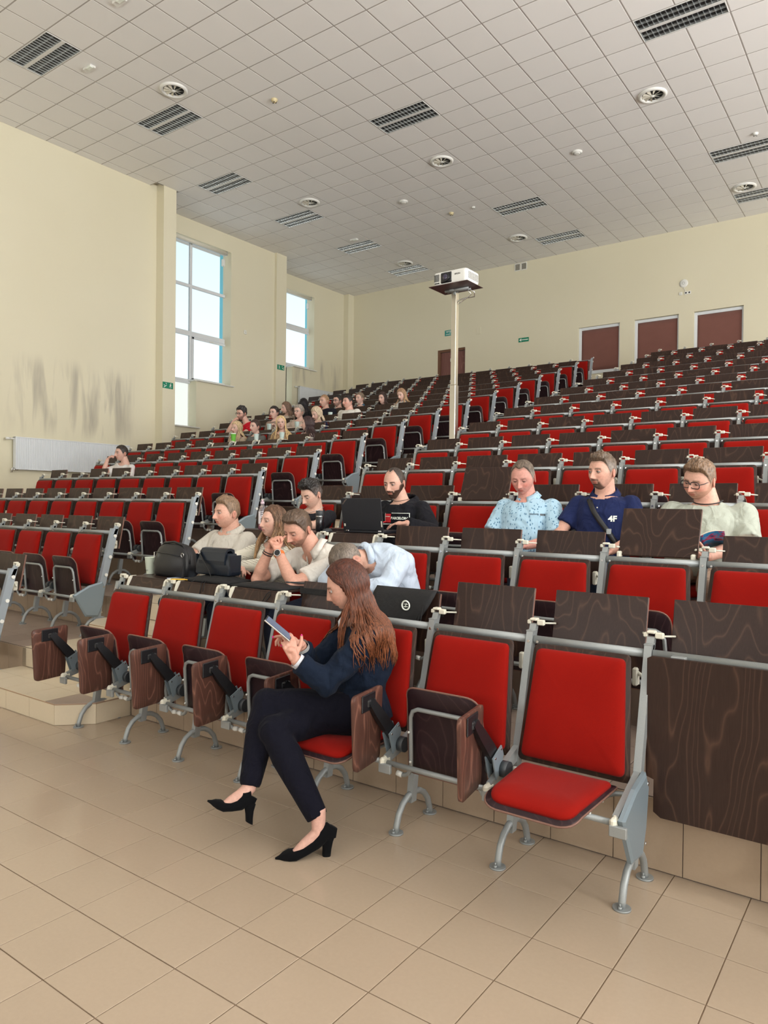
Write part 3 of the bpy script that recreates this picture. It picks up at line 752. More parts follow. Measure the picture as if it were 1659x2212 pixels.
# ------------------------------------------------------------------ projector on its pole
t = thing('projector_stand', 'square steel pole with a flat tray standing in the aisle', 'stand', (-4.845, 8.17, FZ[5]))
zt = 4.352-FZ[5]
pm = mat('brushed steel pole', (.62, .58, .50), .28, .9)
b = MB(); b.cbox(-.036, .036, -.036, .036, 1.6, zt-.03, .005); b.obj('upper_tube', pm, t)
b = MB(); b.cbox(-.043, .043, -.043, .043, 0, 1.6, .006); b.obj('lower_tube', pm, t)
b = MB(); b.cbox(-.12, .12, -.12, .12, 0, .008, .002); b.obj('foot_plate', pm, t)
tm = mat('brown steel tray', (.13, .085, .08), .35, .5)
b = MB(); b.cbox(-.21, .355, -.31, .095, zt, zt+.007, .002); b.obj('tray', tm, t)
b = MB(); b.tube([(-.10, -.08, zt-.015), (.24, -.08, zt-.015)], .017, 10); b.tube([(-.10, -.02, zt-.015), (.24, -.02, zt-.015)], .012, 10); b.obj('bracket_tube', M['metal'], t)
b = MB(); b.cbox(.0, .03, -.05, .01, zt-.06, zt-.02, .003); b.cbox(-.03, .03, -.1, .03, zt-.03, zt-.002, .003); b.obj('clamp', M['metal'], t)
b = MB(); b.tube([(.22, -.02, zt-.01), (.27, .02, zt-.05), (.25, .06, zt-.10), (.14, .02, zt-.11), (.05, .0, zt-.13), (.03, .0, zt-.16)], .007, 6)
b.tube([(.2, -.05, zt-.02), (.24, -.0, zt-.08), (.15, .0, zt-.13), (.04, .01, zt-.17)], .006, 6); b.obj('cable', M['screw'], t)
t = thing('projector', 'white data projector with black lens on the tray of the pole', 'projector', (-4.765, 8.06, 4.364))
b = MB(); ol = rrect(.49, .49, -.17, .17, .055, 6)
b.loft([[Vector((x*k, y*k, z)) for x, y in ol] for k, z in ((.94, .0), (.97, .02), (1, .045), (1, .135), (.985, .155), (.95, .163))]); b.obj('housing', M['white'], t)
b = MB(); b.cbox(-.13, .035, -.178, -.15, .018, .152, .012); b.obj('lens_recess', M['black'], t)
b = MB(); b.cyl((-.05, -.178, .085), .055, -.018, .03, 32, 'y'); lens = b.obj('lens_barrel', M['black'], t)
b = MB(); b.ell((-.05, -.19, .085), (.04, .014, .04), 24, 12); b.obj('lens', mat('coated lens', (.02, .015, .05), .05, spec=1), lens)
b = MB()
for k in range(14): b.box(-.225, -.15, -.1735, -.170, .05+.0065*k, .053+.0065*k)
for k in range(9): b.cbox(-.215+.024*(k % 3), -.197+.024*(k % 3), -.173, -.169, .022, .034, .001)
b.obj('front_vent', M['lamp_pan'], t)
b = MB()
for k in range(8):
    for j in range(12): b.box(.244, .2465, -.12+.021*j, -.107+.021*j, .045+.011*k, .051+.011*k)
b.obj('side_vent', M['lamp_pan'], t)
text_mesh('EPSON', .026, M['lamp_pan'], t, (.115, -.1712, .105), (PI/2, 0, 0), bold=.0006)
# ------------------------------------------------------------------ auditorium seats
P = .5456; X0 = -.915; LX = -6.285
def wb(t): return -.172+.098*t-.016*math.sin(PI*min(max(t, 0), 1))
def bwarp(x, z, d):
    t = (z-.45)/.51
    return Vector((x, wb(t)-d+.012*(x/.22)**2*-1, z))
def mk(name, mats, f):
    b = MB(); f(b); return fix_normals(b.mesh(name, mats))
bo = rrect(.505, .44, .445, .958, [.03, .03, .028, .028])
ci = rrect(.465, .402, .468, .940, [.03, .03, .026, .026], 6)
ME = {}
ME['backrest'] = mk('backrest', M['wood'], lambda b: plate(b, bo, [(.002, -.006), (0, -.004), (0, .004), (.002, .006)], bwarp))
ME['back_cushion'] = mk('back_cushion', M['red'], lambda b: plate(b, ci, [(0, .004), (0, .018), (.006, .028), (.016, .034), (.04, .040), (.08, .044)], bwarp))
# seat: modelled in pivot space (u across, v towards the front edge, w up)
PV = Vector((0, -.335, .425))
so = rrect(.43, .385, -.115, .315, [.03, .03, .07, .07], 6)
sc_ = rrect(.40, .355, -.095, .290, [.03, .03, .06, .06], 6)
def swarp(u, v, w):
    drop = -.55*max(0, v-.20)**1.35-.25*max(0, -v-.06)**1.5; dish = .35*u*u*.8
    return Vector((u, v, w+drop+dish))
def seat_tf(down):
    a = 0 if down else math.radians(84)
    ca, sa = math.cos(a), math.sin(a)
    # v axis points to -Y when down, to +Z when folded; w axis is up when down, +Y when folded
    return Matrix(((1, 0, 0, P/2), (0, -ca, sa, PV.y), (0, sa, ca, PV.z), (0, 0, 0, 1)))
def seatmesh(down):
    T = seat_tf(down)
    pan = mk('seat_pan', M['wood_under'], lambda b: plate(b, so, [(.002, -.006), (0, -.004), (0, .004), (.002, .006)], lambda u, v, w: T @ swarp(u, v, w)))
    cu = mk('seat_cushion', M['red'], lambda b: plate(b, sc_, [(0, .004), (0, .016), (.006, .024), (.016, .029), (.04, .034), (.08, .037)], lambda u, v, w: T @ swarp(u, v, w)))
    edge = mk('edge_band', M['ply_edge'], lambda b: b.tube([T @ swarp(x, y, -.001) for x, y in rrect(.433, .388, -.117, .317, [.03, .03, .07, .07], 6)], .0045, 6, closed=True))
    def loop(b):
        pts = [(-.245, -.125), (-.225, -.128), (-.20, -.115), (-.182, -.085), (-.178, -.04), (-.172, .10), (-.168, .17), (-.155, .20), (-.125, .215), (.125, .215), (.155, .20), (.168, .17), (.172, .10), (.178, -.04), (.182, -.085), (.20, -.115), (.225, -.128), (.245, -.125)]
        b.tube([T @ (Vector((u, v, -.024))+Vector((0, 0, swarp(u, max(v, -.05), 0).z*.3))) for u, v in pts], .0105, 8)
    def caps(b):
        for s in (-1, 1): b.tube([T @ Vector((s*.235, -.127, -.024)), T @ Vector((s*.262, -.122, -.024))], .0135, 10)
        for s in (-1, 1):
            for v in (.10, -.045): b.ell(T @ Vector((s*.174, v, -.036)), (.006, .006, .006), 8, 6)
    return [('seat_pan', pan, None), ('seat_cushion', cu, None), ('edge_band', edge, None), ('seat_tube', mk('seat_tube', M['metal'], loop), None), ('tube_cap', mk('tube_cap', M['white'], caps), None)]
SEAT = {True: seatmesh(True), False: seatmesh(False)}
def post(b, end=False):
    w = .016 if not end else .02
    # leaning rectangular tube
    def ring(y, z, d): return [Vector((sx*w, y+sy*d, z)) for sx, sy in ((-1, -1), (1, -1), (1, 1), (-1, 1))]
    d = .022 if not end else .034
    b.loft([ring(-.205, .115, d), ring(-.16, .42, d), ring(-.012, 1.0, d)], smooth=False)
    b.loft([ring(-.018, .94, .016), ring(.018, 1.03, .014)], smooth=False)
    b.cbox(-w-.002, w+.002, -.036 if not end else -.046, .012, .998, 1.004, .001)
def fork(b):
    pts = [(0, -.335, .004), (0, -.332, .03), (0, -.312, .085), (0, -.28, .125), (0, -.235, .15), (0, -.185, .158), (0, -.135, .15), (0, -.09, .125), (0, -.055, .085), (0, -.035, .03), (0, -.032, .004)]
    b.tube(pts, .0155, 10)
def feet(b, ys=(-.335,)):
    for y in ys:
        b.cyl((0, y, 0), .036, 0, .007, 20); b.cyl((0, y-.022, 0), .008, .007, .018, 6); b.cyl((0, y-.022, 0), .004, .018, .03, 6)
def arm(b):
    a = Vector((0, -.135, .475)); e = Vector((0, -.43, .385)); n = Vector((0, -.3, -.95))
    for s0, s1 in ((a, e),):
        b.loft([[s0+Vector((sx*.013, 0, sz)) for sx, sz in ((-1, -.035), (1, -.035), (1, .03), (-1, .03))], [s1+Vector((sx*.012, 0, sz)) for sx, sz in ((-1, -.02), (1, -.02), (1, .016), (-1, .016))]], smooth=False)
    b.cbox(-.012, .055, -.47, -.452, .335, .378, .003)
def armcap(b):
    b.cbox(-.014, .014, -.468, -.40, .352, .402, .010)
    for y, z in ((-.435, .4025), (-.412, .4035)): b.cyl((0, y, z), .005, 0, .002, 8)
def spring(b):
    for x0, x1 in ((.016, .05), (-.05, -.016)): b.cyl((0, -.335, .44), .036, x0, x1, 18, 'x')
def rail(b): b.loft([[Vector((x, -.022+.014*math.cos(a)*1.1, .962+.02*math.sin(a)*.95)) for a in [2*PI*(k+.5)/12 for k in range(12)]] for x in (.019, P-.019)])
def beam(b): b.tube([(.012, -.432, .374), (P-.012, -.432, .374)], .0125, 10)
def lower(b): b.cbox(.02, P-.02, -.15, -.125, .43, .455, .003)
def clip(b):
    b.cbox(-.018, .018, .0, .036, 1.044, 1.056, .004); b.cbox(.016, .052, .006, .028, 1.024, 1.050, .004); b.cbox(-.034, -.016, .008, .028, 1.026, 1.046, .004)
def rods(b):
    b.tube([(.05, .018, 1.036), (.085, .07, 1.032)], .0045, 6); b.tube([(.03, .035, .84), (.085, .05, .87)], .008, 6); b.cbox(.063, .087, .03, .07, .80, .88, .006)
def rods2(b):
    b.tube([(P-.03, .018, 1.036), (P-.055, .08, 1.032)], .0045, 6); b.tube([(P-.03, .035, .84), (P-.085, .05, .87)], .008, 6); b.cbox(P-.087, P-.063, .03, .07, .80, .88, .006)
def bolts(b):
    b.cyl((0, -.048, .955), .007, -.003, .001, 10, 'y'); b.cyl((.042, -.040, .955), .006, -.003, .001, 10, 'y')
    b.cyl((.017, -.04, .75), .006, -.001, .003, 8, 'x'); b.cyl((.017, -.09, .55), .006, -.001, .003, 8, 'x')
MP = dict(post=mk('post', M['metal'], post), fork=mk('fork', M['metal'], fork), foot=mk('foot', M['metal'], feet), foot2=mk('foot', M['metal'], lambda b: feet(b, (-.032,))), arm=mk('arm', M['metal'], arm), arm_cap=mk('arm_cap', M['ivory'], armcap), spring=mk('spring_unit', M['rubber'], spring),
    rail=mk('rail', M['metal'], rail), beam=mk('beam', M['metal'], beam), clip=mk('clip', M['ivory'], clip), rods=mk('desk_bracket', M['ivory'], rods), bolt=mk('bolt', M['screw'], bolts), lower=mk('lower_rail', M['rubber'], lower))
def board(y0, z0, y1, z1, th=.009, w=.435):
    d = Vector((0, y1-y0, z1-z0)); L = d.length; d.normalize(); n = Vector((0, d.z, -d.y))
    T = Matrix(((1, 0, 0, P/2+.012), (0, n.y, d.y, y0), (0, n.z, d.z, z0), (0, 0, 0, 1)))
    b = MB(); b.cbox(-w/2, w/2, -th, th, 0, L, .0025, 0, T); me = b.mesh('desk_board', [M['wood'], M['ply_edge']])
    for p in me.polygons:
        if abs(p.normal.x) > .9 or (abs(p.normal.dot(d)) > .9): p.material_index = 1
    return me
DB = dict(high=board(.055, .85, .125, 1.185), up=board(.07, .80, .13, 1.112), raised=board(.03, .985, .13, 1.255), low=board(.08, .78, .15, 1.05))
def opendesk(b):
    # horizontal top with a sloping front board held by two white side brackets
    b.cbox(P/2-.20, P/2+.22, .035, .345, 1.028, 1.044, .004)
    b.loft([[Vector((P/2-.185+s*.39, y, z)) for y, z in ((.0, .972), (.014, .968), (.045, 1.026), (.035, 1.036))] for s in (0, 1)], smooth=False)
DB['open'] = mk('desk_board', M['wood'], opendesk)
def obr(b, s_=0):
    for x in ((P/2-.205, P/2+.208)[s_],):
        b.loft([[Vector((x+s*.018, y, z)) for y, z in ((-.008, .965), (.014, .965), (.060, 1.026), (.07, 1.046), (.028, 1.046), (.012, 1.03))] for s in (0, 1)], smooth=False)
    b.tube([(.06, .02, 1.03), (P/2-.20, .05, 1.02)] if s_ == 0 else [(P-.05, .02, 1.03), (P/2+.21, .05, 1.02)], .006, 6)
MP['open_bracket'] = mk('desk_bracket', M['ivory'], obr); MP['open_bracket2'] = mk('desk_bracket', M['ivory'], lambda b: obr(b, 1)); MP['rods2'] = mk('desk_bracket', M['ivory'], rods2)
def rbr(b, s_=0):
    for x in ((P/2-.205, P/2+.200)[s_],): b.cbox(x, x+.022, -.006, .045, .975, 1.01, .006)
    b.tube([(.06, .02, 1.035), (P/2-.20, .05, 1.03)] if s_ == 0 else [(P-.05, .02, 1.035), (P/2+.21, .05, 1.03)], .006, 6)
MP['raised_bracket'] = mk('desk_bracket', M['ivory'], rbr); MP['raised_bracket2'] = mk('desk_bracket', M['ivory'], lambda b: rbr(b, 1))
# writing tablets of the front row (hang beside the left post of each seat)
TABR = Matrix.Translation((-.022, -.525, 0)) @ Matrix.Rotation(math.radians(9), 4, 'Z') @ Matrix.Translation((.05, .525, 0))
def tab(b):
    ol = rrect(.235, .285, -.35, 0, [.03, .03, .03, .03], 6)
    plate(b, ol, [(.002, -.009), (0, -.007), (0, .007), (.002, .009)], lambda u, v, d: TABR @ Vector((-.065-d, -.525+u*1.0, .725+v)))
def tabp(b):
    b.cbox(-.056, -.049, -.60, -.47, .635, .715, .004, 0, TABR)
    b.cyl((0, -.525, .672), .027, -.05, -.034, 20, 'x'); b.cbox(-.036, -.012, -.55, -.485, .650, .685, .006)
def taba(b):
    a = Vector((-.022, -.515, .665)); e = Vector((-.006, -.375, .50))
    d = (e-a).normalized(); n = Vector((0, d.z, -d.y))
    b.loft([[p+Vector((sx*.014, 0, 0))+n*(sy*w) for sx, sy in ((-1, -1), (1, -1), (1, 1), (-1, 1))] for p, w in ((a-d*.02, .018), (a+d*.06, .026), (e-d*.05, .030), (e+d*.02, .026))], smooth=False)
def tabs(b):
    for y, z in ((-.592, .707), (-.478, .707), (-.592, .643), (-.478, .643)): b.cyl((-.049-(y+.525)*.158, y, z), .005, 0, .003, 10, 'x')
    for y, z in ((-.405, .502), (-.352, .53)): b.cyl((.018, y, z), .005, 0, .003, 10, 'x')
def tabg(b):
    ol = [(-.425, .505), (-.345, .545), (-.325, .50), (-.355, .43), (-.39, .405)]
    b.loft([[Vector((x, y, z)) for y, z in ol] for x in (-.024, -.018)], smooth=False); b.loft([[Vector((x, y, z)) for y, z in ol] for x in (.012, .018)], smooth=False)
TB = [('tablet', mk('tablet', M['wood_red'], tab)), ('tablet_plate', mk('tablet_plate', M['black'], tabp)), ('tablet_arm', mk('tablet_arm', M['black'], taba)), ('screws', mk('screws', M['screw'], tabs)), ('side_plate', mk('side_plate', M['metal_plate'], tabg))]
def endplate(b):
    ol = [(-.455, .395), (-.30, .47), (-.16, .50), (-.125, .44), (-.155, .27), (-.20, .17), (-.33, .185)]
    b.loft([[Vector((x, y*1.0+(0 if x else 0), z)) for y, z in ol] for x in (.018, .034)], smooth=False)
    b.loft([[Vector((x, -.27+(y+.27)*k, .34+(z-.34)*k)) for y, z in ol] for x, k in ((.034, 1), (.042, .9))], smooth=False)
EP = mk('end_plate', M['metal_plate'], endplate)
def eplate_screw(b):
    for y, z in ((-.17, .21), (-.15, .45)): b.cyl((.04, y, z), .008, 0, .004, 10, 'x')
EPS = mk('screws', M['screw'], eplate_screw)
EPOST = mk('post', M['end_post'], lambda b: post(b, True))
def endbolts(b):
    for y, z in ((-.02, .93), (-.07, .73), (-.115, .56), (.018, 1.03)): b.cyl((.022, y, z), .016, 0, .012, 14, 'x')
EB = mk('bolt', M['white'], endbolts)
ORD = ['first', 'second', 'third', 'fourth', 'fifth', 'sixth', 'seventh', 'eighth', 'ninth', 'tenth', 'eleventh', 'twelfth', 'thirteenth', 'fourteenth', 'fifteenth']
def link(me, parent, nm): o = bpy.data.objects.new(nm, me); COL.objects.link(o); o.parent = parent; return o
def seat(x, r, down, desk, tablet, label, group):
    t = thing('folding_seat', label, 'chair', (x, ROWY[r], FZ[r]), group)
    bk = link(ME['backrest'], t, 'backrest'); bk.location.x = P/2
    cu = link(ME['back_cushion'], bk, 'cushion')
    sp = None
    for nm, me, _ in SEAT[down]:
        o = link(me, sp if nm in ('seat_cushion', 'edge_band') else t, nm if nm != 'seat_cushion' else 'cushion')
        if nm == 'seat_pan': sp = o
        if nm == 'tube_cap': o['kind'] = 'stuff'
    for nm in ('post', 'arm', 'rail', 'beam', 'lower'):
        o = link(MP[nm], t, {'lower': 'lower_rail'}.get(nm, nm))
        if nm == 'post':
            for k in ('fork', 'foot', 'foot2', 'bolt'):
                w_ = link(MP[k], o, k.strip('2'))
                if k == 'bolt': w_['kind'] = 'stuff'
        if nm == 'arm': link(MP['arm_cap'], o, 'arm_cap'); link(MP['spring'], o, 'spring_unit')
    link(MP['clip'], t, 'clip')
    if desk:
        d = link(DB[desk], t, 'desk_board')
        bn = 'open_bracket' if desk == 'open' else 'raised_bracket' if desk == 'raised' else 'rods'
        link(MP[bn], d, 'desk_bracket'); link(MP[bn+'2'], d, 'desk_bracket')
    if tablet:
        q = None
        for nm, me in TB:
            o = link(me, t if q is None or nm in ('tablet_arm', 'side_plate') else q, nm)
            if nm == 'screws': o['kind'] = 'stuff'
            if q is None: q = o
    return t
def row_end(x, r, label, rich, plate_=True):
    t = thing('row_end_post', label, 'post', (x, ROWY[r], FZ[r]), 'posts closing the seat rows')
    p = link(EPOST if rich else MP['post'], t, 'post'); link(MP['fork'], p, 'fork'); link(MP['foot'], p, 'foot'); link(MP['foot2'], p, 'foot')
    link(MP['arm'], t, 'arm'); link(MP['arm_cap'], t, 'arm_cap')
    if r < 14: link(MP['clip'], t, 'clip')
    if plate_: q = link(EP, t, 'end_plate'); link(EPS, q, 'screws')['kind'] = 'stuff'
    if rich: link(EB, t, 'bolts')['kind'] = 'stuff'
NL = [9, 9, 9, 9, 9, 10, 10, 10, 11, 11, 11, 12, 12, 12, 12]
OCC = {}      # occupied seats, filled by the people list
DESK = {('c', 0, 0): 'open', ('c', 0, 1): 'open', ('c', 0, 2): 'open', ('c', 1, 0): 'open', ('c', 1, 1): 'open', ('c', 1, 2): 'open', ('c', 0, 5): 'high', ('c', 0, 6): 'high', ('c', 1, 6): 'raised', ('c', 2, 3): 'raised',
        ('l', 5, 3): 'open', ('l', 5, 4): 'open', ('l', 5, 5): 'open', ('l', 6, 5): 'open', ('l', 6, 6): 'open', ('l', 6, 7): 'open', ('l', 6, 4): 'open', ('l', 7, 5): 'open', ('l', 3, 7): 'low'}
def build_seats(occ):
    for r in range(15):
        # centre block, seats numbered from the aisle towards the right
        for n in range(12):
            x = X0+P*(n-7)
            if not in_view((x+P*.2, ROWY[r], FZ[r]+.9), 300): continue
            if r == 0 and n > 6: continue
            who = occ.get(('c', r, n)); down = bool(who) or (r == 0 and n == 6)
            lab = '%s folding seat, %s row of the right-hand block, %s from the aisle' % ('occupied red' if who else 'lowered red' if down else 'empty red', ORD[r], ORD[n])
            seat(x, r, down, None if r == 14 else DESK.get(('c', r, n), 'up'), r == 0, lab, 'red folding seats')
        for n in range(NL[r]):
            x = LX-P*(n+1)
            q = px((x+P/2, ROWY[r], FZ[r]+.9))
            if q is None or q[0] < -60: continue
            who = occ.get(('l', r, n))
            lab = '%s folding seat, %s row of the left-hand block, %s from the aisle' % ('occupied red' if who else 'empty red', ORD[r], ORD[n])
            seat(x, r, bool(who), None if r == 14 else DESK.get(('l', r, n), 'up'), False, lab, 'red folding seats')
        row_end(LX, r, 'grey post closing the %s row of the left-hand block at the aisle' % ORD[r], True)
        q = px((X0+P*2, ROWY[r], FZ[r]+.9))
    row_end(X0, 0, 'grey post and end plate at the right end of the front row of seats', False)
# dark veneered front panel to the right of the front row
def front_panel():
    t = thing('front_desk_panel', 'large dark veneered panel closing the front row at the right edge', 'panel', (X0, ROWY[0], 0))
    b = MB(); ol = [(.012, .955), (.012, .46), (.045, .45), (.045, .315), (.075, .295), (1.64, .295), (1.64, .965), (.03, .965)]
    b.loft([[Vector((x, y, z)) for x, z in ol] for y in (-.085, -.067)], smooth=False); fix = b.obj('panel', M['wood'], t); fix_normals(fix.data)
    b = MB(); b.tube([(.019, -.022, .962), (1.66, -.022, .962)], [(.02, .015)]*2, 12); b.obj('rail', M['metal'], t)
    for k in (1, 2, 3):
        o = link(MP['post'], t, 'post'); o.location.x = P*k; o.location.y = .17; link(MP['fork'], o, 'fork'); link(MP['foot'], o, 'foot'); link(MP['foot2'], o, 'foot')
        o = link(MP['clip'], t, 'clip'); o.location.x = P*k
    for k in (0, 1, 2):
        o = link(DB['high'], t, 'desk_board'); o.location.x = P*k; link(MP['rods'], o, 'desk_bracket'); link(MP['rods2'], o, 'desk_bracket')
    b = MB(); b.cbox(.10, .16, -.067, -.03, .952, .97, .003); b.obj('bracket', M['metal'], t)
front_panel()
# ------------------------------------------------------------------ people: shared tools
def attr_mat(name, rough, spec=.4, streak=0, fold=0, fine=0, sheen=0):
    m = mat(name, (.5, .5, .5), rough, spec=spec, sheen=sheen); n = NT(m)
    a = n.n('ShaderNodeAttribute'); a.attribute_name = 'Col'; o = n.coords('Object')
    if streak:
        s1 = n.noise(60, n.mapping(o, sc=(3, 2, .5)), 3, .6, .3); f = n.ramp(s1, [(.32, (.45, .45, .45)), (.68, (1.5, 1.5, 1.5))])
        x = n.n('ShaderNodeMix'); x.data_type = 'RGBA'; x.blend_type = 'MULTIPLY'; x.inputs[0].default_value = 1
        n.l(a.outputs[0], x.inputs[6]); n.l(f, x.inputs[7]); n.base(x.outputs[2]); n.bump(s1, .5, .006)
    else:
        s1 = n.noise(70 if not fine else fine, o, 3, .6); f = n.ramp(s1, [(.3, (.9, .9, .9)), (.7, (1.08, 1.08, 1.08))])
        x = n.n('ShaderNodeMix'); x.data_type = 'RGBA'; x.blend_type = 'MULTIPLY'; x.inputs[0].default_value = 1
        n.l(a.outputs[0], x.inputs[6]); n.l(f, x.inputs[7]); n.base(x.outputs[2])
        if fold:
            w = n.noise(11, n.mapping(o, sc=(1, 1, .6)), 2, .5, 1.0); n.bump(n.math('ADD', n.math('MULTIPLY', w, 1.0), n.math('MULTIPLY', s1, .06)), fold, .03)
        else: n.bump(s1, .12, .002)
    return m
M['skin'] = attr_mat('skin', .5, .35)
M['hair'] = attr_mat('hair', .42, .4, streak=1)
M['cloth'] = attr_mat('cloth', .9, .15, fold=.85, fine=300, sheen=.02)
def vcol(me, cols):
    at = me.color_attributes.new('Col', 'FLOAT_COLOR', 'POINT')
    arr = np.ones((len(me.vertices), 4), np.float32); arr[:, :3] = cols; at.data.foreach_set('color', arr.ravel())
def remesh(mb, vox, sm=2):
    me = bpy.data.meshes.new('t'); me.from_pydata(mb.v, [], mb.f); me.update()
    o = bpy.data.objects.new('t', me); COL.objects.link(o)
    r = o.modifiers.new('r', 'REMESH'); r.mode = 'VOXEL'; r.voxel_size = vox
    if sm: q = o.modifiers.new('s', 'SMOOTH'); q.iterations = sm; q.factor = .5
    dg = bpy.context.evaluated_depsgraph_get(); out = bpy.data.meshes.new_from_object(o.evaluated_get(dg))
    bpy.data.objects.remove(o); bpy.data.meshes.remove(me)
    n = len(out.vertices); co = np.empty(n*3, np.float32); out.vertices.foreach_get('co', co)
    F = [tuple(p.vertices) for p in out.polygons]; bpy.data.meshes.remove(out)
    return co.reshape(-1, 3).astype(float), F
def joinmesh(name, parts, m):
    V = []; F = []; C = []; b = 0
    for v, f, c in parts:
        v = np.asarray(v, float); V.append(v); F += [tuple(i+b for i in q) for q in f]; b += len(v)
        c = np.asarray(c, float); C.append(np.tile(c, (len(v), 1)) if c.ndim == 1 else c)
    V = np.concatenate(V); me = bpy.data.meshes.new(name); me.from_pydata(V.tolist(), [], F); me.materials.append(m)
    me.polygons.foreach_set('use_smooth', [True]*len(me.polygons)); vcol(me, np.concatenate(C)); me.update(); return me
def g1(x, s): return np.exp(-(x/s)**2)
def sst(x, a, b): t = np.clip((x-a)/(b-a), 0, 1); return t*t*(3-2*t)
NTH, NPH = 112, 84
_s = np.linspace(-PI, PI, NTH, endpoint=False); TH = _s-.55*np.sin(_s)
PH = np.linspace(-PI/2, PI/2, NPH+2)[1:-1]
def head_base(F):
    th, ph = np.meshgrid(TH, PH); jaw = F.get('jaw', 0); w = F.get('w', 1.0)
    def pw(v, e): return np.sign(v)*np.abs(v)**e
    cx = pw(np.sin(th), .9); cy = pw(np.cos(th), .9); cp = np.cos(ph)**.92; sp = np.sin(ph)
    z = np.where(sp > 0, .122*sp, .122*sp)
    x = .080*w*cx*cp; y = -.101*cy*cp
    t = np.clip((-z-.005)/.105, 0, 1)
    x = x*(1-(.30-jaw)*t**1.1); y = np.where(y > 0, y*(1-.60*t**1.1), y*(1-.05*t))
    y = y-.012*t
    tt = np.clip(z/.122, 0, 1); y = np.where(y < 0, y*(1-.10*tt**2), y)
    return th, ph, x, y, z
def make_head(F):
    th, ph, x, y, z = head_base(F)
    fr = sst(np.cos(th), .1, .6); ax = np.abs(x)
    nose = F.get('nose', 1.0); d = np.zeros_like(x)
    d += .005*g1(z-.021, .010)*g1(ax-.030, .022)
    d -= .012*g1(ax-.032, .015)*g1(z-.001, .013)
    nh = np.interp(z, [-.062, -.055, -.049, -.042, -.034, -.012, .008, .020], [0, .005, .021, .034, .031, .018, .007, 0])*nose
    nw = np.interp(z, [-.05, -.036, .01], [.0112, .0102, .0072])
    d += nh*np.exp(-(x/nw)**2)
    d += .009*g1(ax-.0125, .0055)*g1(z+.043, .0065)*nose
    d += .006*g1(x, .034)*g1(z+.068, .022)
    full = F.get('lips', 1.0)
    d += (.0045*g1(z+.0655, .0045)+.0055*g1(z+.0775, .0055))*g1(x, .017)*full
    d -= .004*g1(z+.0712, .0022)*g1(x, .021)
    d -= .003*g1(z+.088, .006)*g1(x, .022)
    d += .009*g1(z+.104, .013)*g1(x, .020)
    d += F.get('cheek', .004)*g1(ax-.047, .018)*g1(z+.033, .020)
    y2 = y-d*fr; x2 = x*(1+.03*g1(z+.03, .03)*fr*F.get('fat', 0)*2)
    fat = F.get('fat', 0); x2 = x2*(1+fat*.10*g1(z+.075, .04))
    sk = np.array(F.get('skin', (.62, .36, .27))); C = np.tile(sk, (*x.shape, 1))
    def blend(mask, col): nonlocal C; mk_ = mask[..., None]; C = C*(1-mk_)+np.array(col)*mk_
    red = F.get('flush', .35)
    blend(red*fr*(g1(ax-.043, .02)*g1(z+.035, .02)+.8*g1(x, .012)*g1(z+.04, .014)), sk*np.array((1.05, .72, .68)))
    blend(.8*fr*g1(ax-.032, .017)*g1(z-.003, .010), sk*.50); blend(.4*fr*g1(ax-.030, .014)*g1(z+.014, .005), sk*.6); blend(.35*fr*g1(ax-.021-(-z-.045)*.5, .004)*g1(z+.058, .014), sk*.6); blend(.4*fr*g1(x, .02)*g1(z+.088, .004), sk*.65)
    bc = np.array(F.get('brow', F.get('hairc', (.1, .06, .04))))
    by = .0205+F.get('browup', 0)-.10*np.abs(ax-.03)
    blend(F.get('browd', .85)*fr*sst(ax, .010, .015)*(1-sst(ax, .046, .054))*g1(z-by, .0052), bc*.8)
    lipc = F.get('lip', sk*np.array((.80, .46, .42)))
    lw = .0205-.35*np.abs(z+.071)
    blend(.9*fr*(1-sst(ax, lw-.004, lw))*(1-sst(np.abs(z+.0715), .0085, .0115)), lipc)
    blend(.9*fr*(1-sst(ax, .020, .025))*g1(z+.0713, .0022), np.array(lipc)*.35)
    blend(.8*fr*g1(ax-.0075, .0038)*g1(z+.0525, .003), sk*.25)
    bd = F.get('beard', 0)
    if bd:
        ang = np.abs(th); low = sst(-z, .040, .058)
        side = sst(ang, 1.0, 1.35)*(1-sst(ang, 1.62, 1.8))*sst(-z, -.005, .02)
        chin = low*(1-sst(ang, 1.62, 1.85)); must = g1(z+.058, .0075)*(1-sst(ax, .028, .034))*fr
        if F.get('goatee'): chin = low*(1-sst(ax, .030, .042))*sst(-z, .05, .075); side = side*.15
        hole = fr*(1-sst(ax, .020, .025))*(1-sst(np.abs(z+.0715), .008, .011))
        bm_ = np.clip(np.maximum(np.maximum(chin*sst(-z, .052, .075), chin*sst(ax, .028, .05)), np.maximum(side, must*.95)), 0, 1)*(1-hole*.9)
        bm_ = sst(bm_, .04, .80) if bd > 1 else bm_; k = min(1, bd); blend(bm_*k*.95, F.get('beardc', bc))
        if bd > 1: nn = (bd-1)*bm_; y2 = y2-nn*.013*fr; x2 = x2*(1+nn*.07); z = z-nn*.012*sst(-z, .07, .12)
    fade = F.get('fade', 0)
    if fade:
        zb = hairline(th, F)-.004; blend(fade*sst(z, zb-.010, zb+.006), F.get('hairc', (.1, .06, .04)))
    V = np.stack([x2, y2, z], -1).reshape(-1, 3); C = C.reshape(-1, 3)
    n = NTH; faces = []
    for i in range(NPH-1):
        for k in range(n): k2 = (k+1) % n; faces.append((i*n+k, i*n+k2, (i+1)*n+k2, (i+1)*n+k))
    V = np.concatenate([V, [[0, V[:n, 1].mean(), -.1225]], [[0, V[-n:, 1].mean(), .122]]]); C = np.concatenate([C, [sk], [C[-1]]])
    b, t = len(V)-2, len(V)-1
    for k in range(n): faces.append((b, (k+1) % n, k)); faces.append((t, (NPH-1)*n+k, (NPH-1)*n+(k+1) % n))
    parts = [(V, faces, C)]
